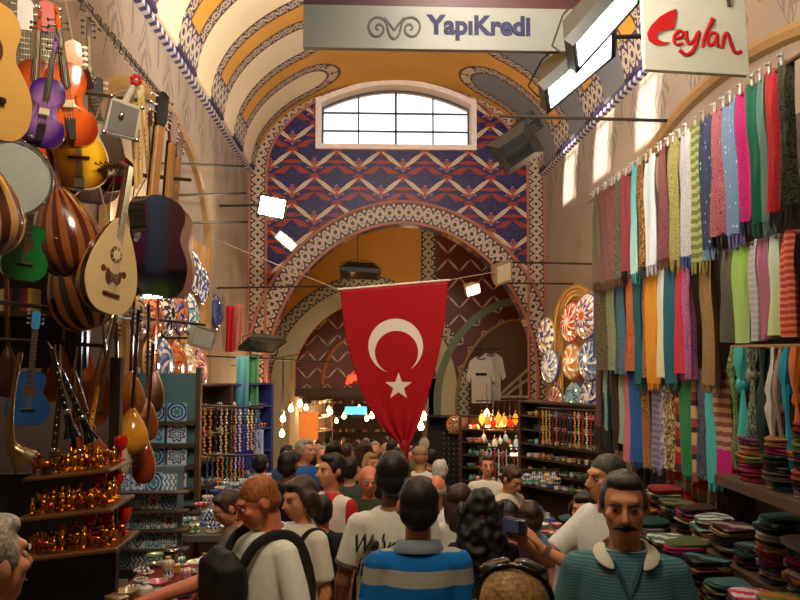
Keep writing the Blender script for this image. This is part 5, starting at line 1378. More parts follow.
# second table further along the wall
t2 = board_shelf('second goods table further up the left side with piles of bracelets', -1.17, 6.75, .62, .50, 2.3, .05, M('table_cloth_grey', (90, 84, 78), .8), name='goods_table', cat='table')
zt2 = .62
for i in range(4):
    for j in range(11):
        nm, me, ct = rnd.choice(NMS+[NMS[4]]*3); x = -1.355+.123*i+rnd.uniform(-.01, .01); y = 5.70+.205*j+rnd.uniform(-.02, .02); z = zt2+.001
        for q_ in range(rnd.randint(1, 4) if me is BRAC else 1):
            goods(nm, me, (x, y, z), '%s '+nm.replace('_', ' ')+' on the second goods table', ct, '%s '+nm.replace('_', ' ')+' pieces on the second table', rnd.uniform(1.0, 1.12), i=rnd.choice((1, 1, 8, 3, 5, 0)) if me is BRAC else None); z += .026

# shops along the left wall beyond the tables: a shelf unit with trinkets and hanging beads
def shelf_unit(label, x, y, yaw, w, z0, z1, n, dep=.3, mat=None):
    t = thing('display_shelf', label, 'shelf', (x, y, fl(y)), RZ(yaw)); mt = mat or TW; b = fl(y)
    for sx in (-1, 1):
        m = MB(); m.box((sx*w/2, 0, (z1-b)/2), (.05, dep, z1-b)); m.build('side_panel', mt, t, 0)
    m = MB(); m.box((0, dep/2, (z1-b)/2), (w, .03, z1-b)); m.build('back_panel', mt, t, 0)
    zs = []
    for k in range(n):
        z = z0+(z1-z0)*k/(n-1); m = MB(); m.box((0, 0, z-b), (w-.05, dep, .025)); m.build('shelf_board', mt, t, 0); zs.append(z+.0125)
    return t, zs
def fill_unit(t, zs, w, dep, place, per, sc=1.4, rows=2, pool=None):
    Mx = Matrix.Translation(t.location) @ t.rotation_euler.to_matrix().to_4x4(); b = t.location.z
    for zi, z in enumerate(zs[:-1]):
        for r_ in range(rows):
            for k in range(per):
                nm, me, ct = rnd.choice(pool or NMS[:4]); p = Mx @ Vector((-w/2+.09+(w-.18)*(k+.5)/per+rnd.uniform(-.01, .01), -dep/2+.075+.15*r_, z-b+.001))
                goods(nm, me, p, '%s '+nm.replace('_', ' ')+' on the shelves '+place, ct, '%s '+nm.replace('_', ' ')+' pieces on the shelves '+place, rnd.uniform(.9, 1.1)*sc)
u1, z1_ = shelf_unit('wooden shelves of trinkets beside the tile rack, left side', -2.12, 9.3, 62, 1.3, EYE-1.6, EYE-.4, 5)
fill_unit(u1, z1_, 1.3, .3, 'beside the tile rack', 8, 1.15)
u2, z2_ = shelf_unit('blue shelves of trinkets further up the left side', -2.10, 12.0, 55, 1.6, EYE-1.9, EYE-.5, 5, mat=M('shelf_blue', (40, 52, 110), .5))
fill_unit(u2, z2_, 1.6, .3, 'with the blue boards', 9, 1.25)
# bead strands hanging at the shop fronts
m = MB(); 
for i in range(14): m.ell((.006*math.sin(i*2.1), .006*math.cos(i*1.7), -.035*i), (.016, .016, .016), 6, 5)
m.tube([(0, 0, .05), (0, 0, -.46)], .003, 4); STRD = m.mesh('bead_strand'); STRD.materials.append(None)
def strand(px, py, y, i, place, sc=1):
    o = link('bead_strand', STRD); o.material_slots[0].link = 'OBJECT'; o.material_slots[0].material = goods_mat(i, 0); o.location = px if isinstance(px, Vector) else at(px, py, y); o.scale = (sc,)*3
    tag(o, '%s bead strand hanging %s' % (GC[i][1], place), 'beads', '%s bead strands %s' % (GC[i][1], place))
rod('rod of bead strands beside the tile rack', at(196, 405, 8.2), at(262, 408, 11.4), .012); rod('lower rod of blue bead strands', at(205, 455, 7.4), at(262, 455, 10.4), .012)
for k in range(14): strand(at(196, 405, 8.2).lerp(at(262, 408, 11.4), .03+k*.07)-Vector((0, 0, .05)), 0, 0, rnd.choice((0, 7, 1, 4, 8)), 'from the rod beside the tile rack', 1.1)
for k in range(14): strand(at(205, 455, 7.4).lerp(at(262, 455, 10.4), .03+k*.07)-Vector((0, 0, .035)), 0, 0, rnd.choice((0, 0, 1, 0, 3, 4)), 'from the lower rod on the left', .75)
# hanging cloths on the left wall
def hang_cloth(label, px0, px1, py0, py1, y, mat, name='hanging_cloth', amp=.02, yaw=0):
    a, b = at(px0, py0, y), at(px1, py1, y); c = (a+b)/2; w, h = b.x-a.x, a.z-b.z
    m = MB(); vs = lambda u, v: Vector(((u-.5)*w, amp*math.sin(u*12+v*2)*(.4+v), h/2-v*h)); m.grid(vs, 24, 16, uvf=lambda u, v: (u, 1-v))
    o = m.build(name, mat, smooth=70); o.location = c; o.rotation_euler = RZ(yaw); s = o.modifiers.new('thickness', 'SOLIDIFY'); s.thickness = .006
    return tag(o, label, 'cloth')
hang_cloth('turquoise cloth hanging below the flat black floodlight', 236, 248, 356, 424, 12.0, scarf_mat('ombre', (120, 206, 210), (20, 60, 130)))
hang_cloth('green narrow cloth beside the turquoise one', 249, 258, 354, 424, 12.4, scarf_mat('ombre', (110, 180, 120), (60, 130, 90)))
hang_cloth('royal blue cloth under the turquoise one', 234, 251, 425, 470, 11.6, scarf_mat('plain', (24, 40, 150)))
hang_cloth('white lit cloth beside the royal blue one', 254, 263, 430, 462, 12.0, scarf_mat('scroll', (206, 210, 226), (120, 140, 200)))
hang_cloth('narrow red cloth on the left plaster wall', 226, 234, 306, 352, 13.55, scarf_mat('plain', (190, 24, 30)))
hang_cloth('pale cloth printed with a red emblem on the left plaster wall', 235, 243, 304, 350, 14.5, scarf_mat('flower', (206, 120, 106), (206, 180, 156), (190, 60, 50)))
hang_cloth('carved orange panel cloth beside the bulbs', 299, 318, 412, 470, 16.9, scarf_mat('flower', (206, 130, 60), (220, 120, 50), (150, 70, 30)), amp=.008)

# bulbs
def bulb(label, px, py, y, r=.05, power=18, top=30, strength=26):
    t = thing('light_bulb', label, 'light bulb', at(px, py, y)); m = MB(); m.lathe([(0, -r*1.1), (r*.7, -r*.8), (r, 0), (r*.7, r*.8), (r*.35, r*1.5), (r*.35, r*1.8), (0, r*1.8)], 12); m.build('glass', GLOW('bulb_glow', (255, 214, 140), strength), t)
    m = MB(); m.lathe([(r*.4, r*1.7), (r*.45, r*2.6), (0, r*2.7)], 10); m.build('socket', BRASS, t)
    m = MB(); m.tube([(0, 0, r*2.6), (0, 0, r*2.6+top*y/F)], .006, 5); m.build('cable', EBONY, t)
    if power:
        d_ = bpy.data.lights.new('bulb_light', 'POINT'); d_.energy = power; d_.color = TUNG; d_.shadow_soft_size = r*1.1
        l = bpy.data.objects.new('bulb_light', d_); COL.objects.link(l); l.parent = t; l.location = (0, -r*1.6, -r*1.6)
BL = [(282, 434, 13.6, 'lowest bare bulb beside the cream arch foot'), (283, 419, 13.8, 'middle bare bulb beside the cream arch foot'), (291, 409, 14.2, 'bare bulb nearest the carved orange panel cloth'), (300, 404, 15.0, 'bright bulb above the carved orange panel cloth')]
WA, WB = at(231, 366, 13.98), at(312, 352, 15.6)
rod('wire stretched over the bare bulbs at the arch foot', WA, WB, .008)
for px, py, y, lab in BL:
    wp = min((WA.lerp(WB, i/400) for i in range(401)), key=lambda p: abs(368+F*p.x/p.y-px)); y = wp.y
    bulb(lab, px, py, y, .052, 45, (wp.z-at(px, py, y).z-.052*2.6)*F/y)
for k in range(16):
    px, y = 306+7.6*k, 24.6+(k*7 % 5)*1.3
    if 372 < px < 418: continue
    bulb('%s far tiny bulb over the crowd counted from the carved panel' % (ORDN+['thirteenth', 'fourteenth', 'fifteenth', 'sixteenth'])[k], px, 408+((k*5) % 7)*2.2, y, .07, 14 if k % 3 == 0 else 0, 30, 14)
for k, (px, py, y, lab) in enumerate(((487, 414, 13.8, 'glowing bulb among the hanging lamps, highest'), (493, 421, 13.8, 'glowing bulb among the hanging lamps, lower'), (424, 417, 22, 'distant bulb right of the flag, upper'), (421, 427, 22, 'distant bulb right of the flag, lower'), (372, 416, 27, 'distant bulb left of the flag'), (330, 412, 27, 'distant bulb over the far crowd'))):
    bulb(lab, px, py, y, .05 if k < 2 else .09, 40 if k < 2 else 90, 22)

# ------------------------------------------------------------------ shops on the right beyond the shawls
u3, z3_ = shelf_unit('crowded shelves of jars under the plates on the right', 2.85, 11.3, -55, 1.5, EYE-2.0, EYE-.75, 7, mat=M('shelf_dark', (54, 36, 26), .5))
fill_unit(u3, z3_, 1.5, .3, 'under the plates', 10, 1.0)
u4, z4_ = shelf_unit('crowded shelves of pottery at the right foot of the arch', 2.55, 13.6, -30, 1.9, EYE-2.5, EYE-1.15, 7, mat=M('shelf_dark', (54, 36, 26), .5))
fill_unit(u4, z4_, 1.9, .3, 'at the right arch foot', 12, 1.15)
u5, z5_ = shelf_unit('black jewellery board stand left of the arch foot shelves', 1.55, 15.2, 0, .75, EYE-2.6, EYE-1.25, 3, mat=M('velvet_black', (24, 20, 20), .8))
fill_unit(u5, z5_, .75, .3, 'of the black jewellery stand', 5, 1.3, 1, [NMS[4], NMS[2]])
for i in range(6):
    for j in range(9):
        o = link('silver_pendant', VASE); o.scale = (.5, .3, .5); o.location = at(444+5*i, 434+5.2*j, 15.0); o.material_slots[0].link = 'OBJECT'; o.material_slots[0].material = CHROME
        tag(o, 'silver pendant pinned on the black jewellery stand', 'pendant', 'silver pendants on the black stand')
m = MB(); m.box((1.55, 15.03, (at(456, 432, 15.05).z+at(456, 484, 15.05).z)/2), (.70, .02, 1.05)); tag(m.build('pendant_board', M('velvet_black', (24, 20, 20), .8)), 'black velvet board carrying the silver pendants', 'board')
ceramic_plate('copper plate with a cream centre above the jewellery stand', at(456, 425, 14.8), RZ(0), .75, plate_mat(2, (120, 80, 50), (150, 60, 40), (190, 150, 100)))
ceramic_plate('small silver plate next to the copper plate', at(473, 425, 14.8), RZ(0), .5, plate_mat(1, (150, 150, 140), (90, 90, 90), (190, 190, 180)))
ceramic_plate('large green-grey plate standing on the arch foot shelves', at(498, 496, 11.5), RZ(0, 0, -12), .62, plate_mat(0, (120, 140, 130), (60, 90, 90), (190, 160, 80)))
rod('rod carrying the plates above the jewellery stand', at(440, 417, 14.9), at(482, 417, 14.9), .012)
# hanging glass lamps and round ornaments
m = MB(); m.lathe([(.004, .16), (.02, .10), (.05, .05), (.062, 0), (.05, -.05), (.02, -.085), (.006, -.11), (0, -.115)], 12); GLB = m.mesh('lamp_globe'); GLB.materials.append(None)
m = MB(); m.tube([(0, 0, .15), (0, 0, .42)], .005, 5); m.lathe([(.022, .10), (.026, .13), (.006, .17)], 10); CHN = m.mesh('lamp_chain'); CHN.materials.append(BRASS)
GLC = [('orange', (255, 120, 30)), ('red', (230, 40, 20)), ('amber', (255, 170, 60)), ('white', (250, 240, 220)), ('pale blue', (170, 210, 230))]
def glass_lamp(px, py, y, i, lab, glow, sc=1):
    t = thing('glass_lamp', lab, 'hanging lamp', at(px, py, y), group=None, sc=sc)
    nb_ = GLOW('lamp_'+GLC[i][0], GLC[i][1], glow) if glow else M('globe_'+GLC[i][0].replace(' ', '_'), GLC[i][1], .2, coat=.5)
    o = link('globe', GLB, t); o.material_slots[0].link = 'OBJECT'; o.material_slots[0].material = nb_
    link('chain', CHN, t)
rod('rod of hanging glass lamps at the right foot of the arch', at(476, 401, 13.5), at(548, 401, 13.5), .014)
for k in range(11):
    i = (2, 0, 1, 0, 2, 1, 0, 1, 0, 2, 0)[k]
    glass_lamp(482+5.6*k, 419+2*(k % 3), 13.5, i, '%s %s glass lamp on the lamp rod counted from the jewellery stand' % (ORDN[k], GLC[i][0]), 2.2 if k % 3 == 0 else .7, .9)
rod('rod of round ornaments below the glass lamps', at(480, 428, 13.2), at(556, 428, 13.2), .012)
for k in range(13):
    i = (3, 4, 3, 3, 4)[k % 5]
    glass_lamp(484+5.4*k, 438+3*((k*7) % 4), 13.2, i, '%s %s round ornament on the lower rod counted from the jewellery stand' % ((ORDN+['twelfth', 'thirteenth'])[k], GLC[i][0]), 0, (.7, .5, .9, .6)[k % 4])
for k in range(16): strand(at(538, 408, 11.2).lerp(at(600, 411, 9.5), .03+k*.06)-Vector((0, 0, .045)), 0, 0, rnd.choice((7, 4, 8, 7, 2, 1)), 'under the plates on the right', .95)
rod('rod of bead strands under the plates', at(538, 408, 11.2), at(600, 411, 9.5), .012)
rod('third rod with bead strands at the right arch foot', at(478, 447, 12.6), at(556, 448, 12.2), .012)
for k in range(20): strand(at(478, 447, 12.6).lerp(at(556, 448, 12.2), .02+k*.05)-Vector((0, 0, .05)), 0, 0, rnd.choice((8, 7, 4, 1, 2, 3)), 'from the third rod at the right arch foot', .9)
rod('rod of hanging trinkets beside the raised camera', at(500, 470, 10.6), at(560, 470, 10.2), .012)
for k in range(18):
    o = link('small_vase', VASE); o.material_slots[0].link = 'OBJECT'; ci = rnd.randrange(len(GC)); o.material_slots[0].material = goods_mat(ci, 1); o.location = at(500, 470, 10.6).lerp(at(560, 470, 10.2), .02+k*.055)-Vector((0, 0, .13+.05*(k % 2))); o.scale = (1.5,)*3
    tag(o, '%s little jar hanging from the rod beside the raised camera' % GC[ci][1], 'jar', '%s little jars on the rod beside the camera' % GC[ci][1])
    m = MB(); m.tube([(0, 0, .06), (0, 0, .10+.035*(k % 2))], .004, 4); m.build('string', EBONY, o)
# brightly lit little sign tube on the shelves
m = MB(); m.tube([at(510, 454.5, 13.1), at(526, 454.5, 13.1)], .022, 8); tag(m.build('tube_light', GLOW('tube_glow', (255, 236, 190), 7)), 'short glowing tube light over the right arch foot shelves', 'tube light')
# goods table in front of these shops
t3 = board_shelf('goods table crowded with dishes in front of the right shops', 1.72, 9.2, at(525, 520, 9.2).z, .95, 2.4, .05, M('table_cloth_grey', (90, 84, 78), .8), name='goods_table', cat='table'); zt3 = at(525, 520, 9.2).z
for i in range(6):
    for j in range(11):
        nm, me, ct = rnd.choice(NMS[:4]); goods(nm, me, (1.34+.155*i, 8.12+.215*j, zt3+.001), '%s '+nm.replace('_', ' ')+' on the table of the right shops', ct, '%s '+nm.replace('_', ' ')+' pieces on the right table', 1.15)
# shirts on display and a bracket awning behind the right arch
JER = M('shirt_white', (196, 190, 176), .8); BLKc = M('black_trim', (24, 24, 24), .8)
def jersey(label, px, py, y, w, h, stripe=None):
    t = thing('football_shirt', label, 'shirt', at(px, py, y)); o = [(-.5, -1), (.5, -1), (.52, -.1), (.62, -.35), (.8, -.25), (.62, .35), (.25, .5), (0, .42), (-.25, .5), (-.62, .35), (-.8, -.25), (-.62, -.35), (-.52, -.1)]
    m = MB(); m.prism([(x*w/1.2, z*h/1.5) for x, z in o], -.03, .03); m.build('cloth', JER, t)
    m = MB(); m.tube([(-.2*w, -.034, .30*h), (0, -.036, .26*h), (.2*w, -.034, .30*h)], .014, 6); m.build('collar', BLKc, t)
    if stripe:
        m = MB(); m.box((0, -.034, -.05*h), (w*.5, .01, .07)); m.build('print', BLKc, t)
    m = MB(); m.tube([(-.3*w, 0, .34*h), (0, 0, .42*h), (0, 0, .60*h)], .01, 6); m.build('hanger', IRON, t)
jersey('white football shirt with a black chest band behind the right arch', 481, 372, 19.2, .55, 1.15, True); jersey('white football shirt with a dark seam next to the banded one', 491, 369, 19.4, .55, 1.2)
rod('arm fixing the shirt rail to the tiled wall', at(487, 349, 19.3), at(487, 349, 20.97), .014)
rod('rail carrying the two white football shirts', at(474, 349, 19.3), at(500, 349, 19.3), .016)
t = thing('awning_bracket', 'pale triangular awning bracket behind the right arch', 'bracket', at(498, 397, 20.7)); L0 = Vector(t.location)
for a, b in (((498, 397), (536, 362)), ((498, 397), (541, 397)), ((505, 396), (538, 372)), ((520, 377), (521, 397))):
    m = MB(); m.tube([at(*a, 20.7)-L0, at(*b, 20.7)-L0], .04, 6); m.build('strut', M('bracket_pale', (170, 160, 140), .5), t)
m = MB(); m.tube([at(537, 363, 20.7)-L0, at(544, 363, 20.97)-L0], .03, 6); m.build('wall_arm', M('bracket_pale', (170, 160, 140), .5), t)
# neon and the far blue sign
t = thing('neon_sign', 'small red neon sign under the far painted arch', 'sign', at(353, 379, 23.95)); L0 = Vector(t.location)
for pts in (((347, 384), (349, 376), (351, 383)), ((351, 381), (353, 374), (355, 380), (352, 380)), ((355, 379), (357, 372), (359, 377))):
    m = MB(); m.tube([at(a, b, 23.95)-L0 for a, b in pts], .05, 6); m.build('tube', GLOW('neon_red', (255, 60, 30), 3), t)
m = MB(); m.box(at(356, 410.5, 27)-Vector((0, 0, 0)), (.75, .06, .26), bev=.03); tag(m.build('lit_sign', GLOW('sign_blue', (70, 190, 250), 1.6)), 'small glowing sky-blue sign over the far crowd', 'sign')
# far shelves down the street
u6, z6_ = shelf_unit('far lit shelves at the end of the street', -.9, 33.4, 0, 2.0, EYE-4, EYE-1.6, 5); fill_unit(u6, z6_, 2.0, .3, 'at the street end', 7, 2.0, 1)
u7, z7_ = shelf_unit('far lit shelves at the end of the street behind the flag', 1.2, 33.4, 0, 2.0, EYE-4, EYE-1.6, 5); fill_unit(u7, z7_, 2.0, .3, 'behind the flag', 7, 2.0, 1)
u8, z8_ = shelf_unit('far shelves on the side wall left of the crowd', -1.95, 26.5, 60, 2.4, EYE-3.2, EYE-1.3, 5); fill_unit(u8, z8_, 2.4, .3, 'left of the far crowd', 8, 2.1, 1)
# shrub on the roof seen through the window
t = thing('roof_shrub', 'small leafy shrub outside the arched window', 'shrub', (at(412, 142, 19).x, 19.0, EYE+4.02)); LEAF = M('leaf_green', (74, 100, 66), .7)
m = MB(); rr = random.Random(3)
for k in range(60):
    a, b = rr.uniform(0, 6.28), rr.uniform(.2, 1); p = Vector((math.cos(a)*b*.55, math.sin(a)*.2, .12+.62*rr.random()*(1.1-b*.6))); m.ell(p, (.05, .015, .03), 6, 4, rot=(rr.uniform(0, 3), rr.uniform(0, 3), a))
m.build('foliage', LEAF, t); m = MB(); m.tube([(0, 0, 0), (.02, 0, .3), (0, 0, .5)], .02, 6); m.build('stem', TW, t)
# ------------------------------------------------------------------ people
def remesh(mb, name, vox, it=3, jit=0, jf=8, jaxis=None):
    me = mb.mesh(name, 0); o = bpy.data.objects.new('t', me); COL.objects.link(o)
    r = o.modifiers.new('r', 'REMESH'); r.mode = 'VOXEL'; r.voxel_size = vox; r.use_smooth_shade = True
    if it: s = o.modifiers.new('s', 'SMOOTH'); s.factor = .5; s.iterations = it
    out = bpy.data.meshes.new_from_object(o.evaluated_get(bpy.context.evaluated_depsgraph_get()))
    bpy.data.objects.remove(o); bpy.data.meshes.remove(me); out.name = name; out.materials.clear()
    if jit:
        n = len(out.vertices); co = np.empty(n*3); out.vertices.foreach_get('co', co); co = co.reshape(-1, 3)
        no = np.empty(n*3); out.vertices.foreach_get('normal', no); no = no.reshape(-1, 3)
        ax = jaxis or (1, 1, 1)
        d = np.array([noise.noise((p[0]*jf*ax[0], p[1]*jf*ax[1], p[2]*jf*ax[2])) for p in co])*jit
        out.vertices.foreach_set('co', (co+no*d[:, None]).ravel())
    out.polygons.foreach_set('use_smooth', [True]*len(out.polygons)); out.update(); return out
HP = Vector((0, .012, 1.50))
def head_M(yaw=0, pitch=0, roll=0):
    return Matrix.Translation(HP) @ Euler((math.radians(pitch), math.radians(roll), math.radians(yaw))).to_matrix().to_4x4() @ Matrix.Translation(-HP)
ARMS = {'down': ((.196, .03, 1.13), (.205, -.05, .88), (.20, -.09, .80)), 'bent': ((.21, .06, 1.14), (.17, -.17, 1.05), (.13, -.25, 1.06)),
        'out': ((.235, .02, 1.15), (.265, -.06, .92), (.265, -.09, .84))}
def arm_pts(side, pose):
    a = ARMS[pose] if isinstance(pose, str) else pose
    e, w, h = (Vector(q_) for q_ in a)
    if isinstance(pose, str): e.x *= side; w.x *= side; h.x *= side
    return Vector((side*.152, .01, 1.418)), e, w, h
def hand(mb, w, h, side, curl=.5):
    d = (h-w).normalized(); up = Vector((0, 0, 1)) if abs(d.z) < .8 else Vector((0, -1, 0))
    s = d.cross(up).normalized(); n = s.cross(d).normalized()
    palm = w+d*.055; mb.cap(w, w+d*.03, .026, .030, 10, .75, n); mb.cap(w+d*.03, w+d*.082, .032, .034, 10, .5, n)
    for k, (off, L) in enumerate(((-.027, .066), (-.009, .076), (.009, .072), (.026, .058))):
        b = w+d*.088+s*off; m1 = b+d*L*.5-n*curl*.012; m2 = m1+d*L*.42-n*curl*.034; mb.tube([b-d*.015, b, m1, m2, m2+d*.004], [.0085, .0088, .0082, .0068, .003], 7)
    b = w+d*.035+s*.028*(-side); t1 = b+d*.035+s*.026*(-side); mb.tube([b-d*.01, b, t1, t1+d*.028, t1+d*.032], [.011, .0105, .009, .0075, .003], 7)
def body_mesh(sp, vox):
    """one continuous figure: legs, trunk, arms with hands, neck and head"""
    m = MB(); f = sp.get('fem', 0); g = sp.get('girth', 1.0); sw = 1-.08*f
    prof = [(.86, .10, .08, 0), (.92, .155+.01*f, .105, .0), (1.0, .16, .11*g, -.005), (1.10, .142-.012*f, .10*g, -.01), (1.22, .155, .108*g, -.008), (1.34, .152*sw, .108, 0), (1.42, .142*sw, .088, .008), (1.455, .095, .068, .01), (1.485, .056, .054, .012)]
    m.rings([[Vector((rx*g**.5*math.cos(2*PI*j/16), yc+ry*math.sin(2*PI*j/16), z)) for j in range(16)] for z, rx, ry, yc in prof])
    for sd in (-1, 1):
        sh, e, w, h = arm_pts(sd, sp.get('armL' if sd > 0 else 'armR', 'down')); sh = Vector((sh.x*sw, sh.y, sh.z))
        m.cap(sh, e, .046-.006*f, .038-.004*f); m.cap(e, w, .041-.004*f, .027); hand(m, w, h, sd)
        m.cap((sd*.088, 0, .90), (sd*.095, -.01, .49), .080, .054); m.cap((sd*.095, -.01, .49), (sd*.10, .015, .09), .054, .036); m.cap((sd*.10, .03, .035), (sd*.115, -.13, .03), .034, .028)
    m.cap((0, .012, 1.44), (0, .004, 1.56), .054-.006*f, .052-.006*f)
    m.M = head_M(*sp.get('head', (0, 0, 0)))
    m.ell((0, .018, 1.655), (.076, .094, .095), 20, 14); m.ell((0, -.022, 1.60), (.064, .070, .078), 18, 12); m.ell((0, -.045, 1.553), (.040, .042, .032), 14, 10)
    m.ell((0, -.068, 1.668), (.052, .024, .016), 12, 8)                       # brow
    for sd in (-1, 1):
        m.ell((sd*.043, -.060, 1.618), (.022, .022, .020), 10, 8)             # cheek
        m.ell((sd*.078, .018, 1.628), (.010, .022, .033), 10, 8, rot=(math.radians(-12), 0, sd*.35))
    m.cap((0, -.088, 1.652), (0, -.113, 1.612), .008, .013, 10); m.ell((0, -.104, 1.604), (.019, .013, .010), 10, 8)
    m.ell((0, -.088, 1.578), (.024, .010, .006), 10, 6); m.ell((0, -.085, 1.567), (.020, .010, .007), 10, 6)
    return remesh(m, 'body', vox, 2)
def shirt_mesh(sp, vox):
    m = MB(); f = sp.get('fem', 0); g = sp.get('girth', 1.0); sw = 1-.08*f; lo = sp.get('hem', .86); i_ = .018
    prof = [(lo, .178, .125*g), (.95, .180, .130*g), (1.08, .164-.01*f, .122*g), (1.22, .168, .128*g), (1.34, .170*sw, .128), (1.415, .160*sw, .110), (1.455, .126, .094), (1.487, .078, .070)]
    m.rings([[Vector((rx*g**.5*math.cos(2*PI*j/20), ry*math.sin(2*PI*j/20)-.003, z)) for j in range(20)] for z, rx, ry in prof])
    sl = sp.get('sleeve', .62)
    for sd in (-1, 1):
        sh, e, w, h = arm_pts(sd, sp.get('armL' if sd > 0 else 'armR', 'down')); sh = Vector((sh.x*sw, sh.y, sh.z+.002))
        if sl <= 1: m.ell(sh+Vector((-sd*.020, 0, -.008)), (.066, .068, .060)); m.tube([sh-(e-sh)*.12, sh, sh.lerp(e, sl*.5), sh.lerp(e, sl)], [.045, .064, .062, .062], 14)
        elif sl > 1: m.tube([sh-(e-sh)*.12, sh, sh.lerp(e, .5), e], [.045, .064, .056, .052], 14); m.ell(sh+Vector((-sd*.020, 0, -.008)), (.066, .068, .060)); m.ell(e, (.052,)*3); m.tube([e, e.lerp(w, .5), e.lerp(w, min(1, sl-1))], [.052, .046, .040], 12)
    return remesh(m, 'shirt', vox, 2, .009, 7, (1, 1, .55))
def trousers_mesh(sp, vox):
    m = MB(); m.rings([[Vector((rx*math.cos(2*PI*j/16), ry*math.sin(2*PI*j/16), z)) for j in range(16)] for z, rx, ry in ((.84, .15, .11), (.92, .172, .122), (1.0, .168, .122), (1.02, .165, .12))])
    for sd in (-1, 1):
        m.tube([(sd*.088, 0, .92), (sd*.095, -.01, .5), (sd*.10, .015, .09)], [.096, .075, .062], 12)
    return remesh(m, 'trousers', vox, 2, .008, 6)
def hair_mesh(sp, vox):
    st = sp.get('hair', 'short'); m = MB(head_M(*sp.get('head', (0, 0, 0)))); jit, jf = .005, 30
    if st == 'none': return None
    if st in ('short', 'full'):
        b = 1.06 if st == 'full' else 1.0
        m.ell((0, .028, 1.670), (.0785*b, .0905*b, .086*b), 20, 14); m.ell((0, .052, 1.618), (.077*b, .066, .072), 16, 12); m.ell((0, -.028, 1.724), (.060*b, .042, .026*b), 14, 10)
        for sd in (-1, 1): m.ell((sd*.074, -.012, 1.655), (.010, .022, .034), 10, 8)
    elif st == 'buzz':
        m.ell((0, .022, 1.667), (.0790, .0945, .0890), 20, 14); m.ell((0, .050, 1.622), (.074, .064, .06), 16, 12); jit = .002
    elif st == 'rim':                                                       # bald crown
        m.ell((0, .056, 1.628), (.079, .060, .044), 16, 12)
        for sd in (-1, 1): m.ell((sd*.073, .022, 1.645), (.012, .036, .03), 10, 8)
    elif st == 'cap':
        m.ell((0, .020, 1.690), (.086, .098, .068), 20, 12); m.ell((0, -.085, 1.688), (.066, .060, .012), 16, 8, rot=(.25, 0, 0)); jit = 0
    elif st in ('bob', 'long', 'curly'):
        w = 1.12 if st != 'curly' else 1.35; lo = {'bob': 1.54, 'long': 1.40, 'curly': 1.26}[st]
        m.ell((0, .030, 1.672), (.088, .098, .090), 20, 14); m.ell((0, .062, (1.63+lo)/2), (.085*w, .058*w, (1.72-lo)/2), 18, 14)
        for sd in (-1, 1): m.ell((sd*.078*w, .018, (1.68+lo)/2+.02), (.026*w, .046*w, (1.70-lo)/2-.02), 14, 12)
        m.ell((0, -.045, 1.725), (.060, .040, .024), 12, 8)
        jit, jf = (.022, 22) if st == 'curly' else (.010, 16)
    elif st == 'bun':
        m.ell((0, .030, 1.672), (.083, .092, .086), 20, 14); m.ell((0, .060, 1.63), (.074, .06, .06)); m.ell((0, .135, 1.66), (.042, .038, .045))
    return remesh(m, 'hair', vox, 1, jit, jf, (1, 1, .25) if st in ('long', 'short', 'full', 'bob') else None)
SKINS = {'fair': (206, 140, 106), 'tan': (200, 134, 94), 'dark': (140, 84, 56), 'ruddy': (200, 116, 86)}
def skin(k): return M('skin_'+k, SKINS[k], .5, var=.08, scale=8)
HAIRC = {'black': (22, 17, 15), 'brown': (58, 36, 24), 'darkgrey': (62, 58, 52), 'blond': (170, 130, 74), 'auburn': (146, 80, 38), 'grey': (150, 142, 132), 'white': (196, 186, 170)}
def hairm(k):
    key = ('hair', k)
    if key not in _mats:
        nb = NB('hair_'+k); x, y, z = nb.sep(nb.coord('Object')); w = nb.noise(95, 4); f = (w-.25)*1.4
        c = HAIRC[k]; _mats[key] = nb.done(nb.mix(f, C([int(q_*.55) for q_ in c]), C([min(255, int(q_*1.35+8)) for q_ in c])), .5, bump=nb.noise(120, 3), bd=.004)
    return _mats[key]
_pm = {}; _placed = []
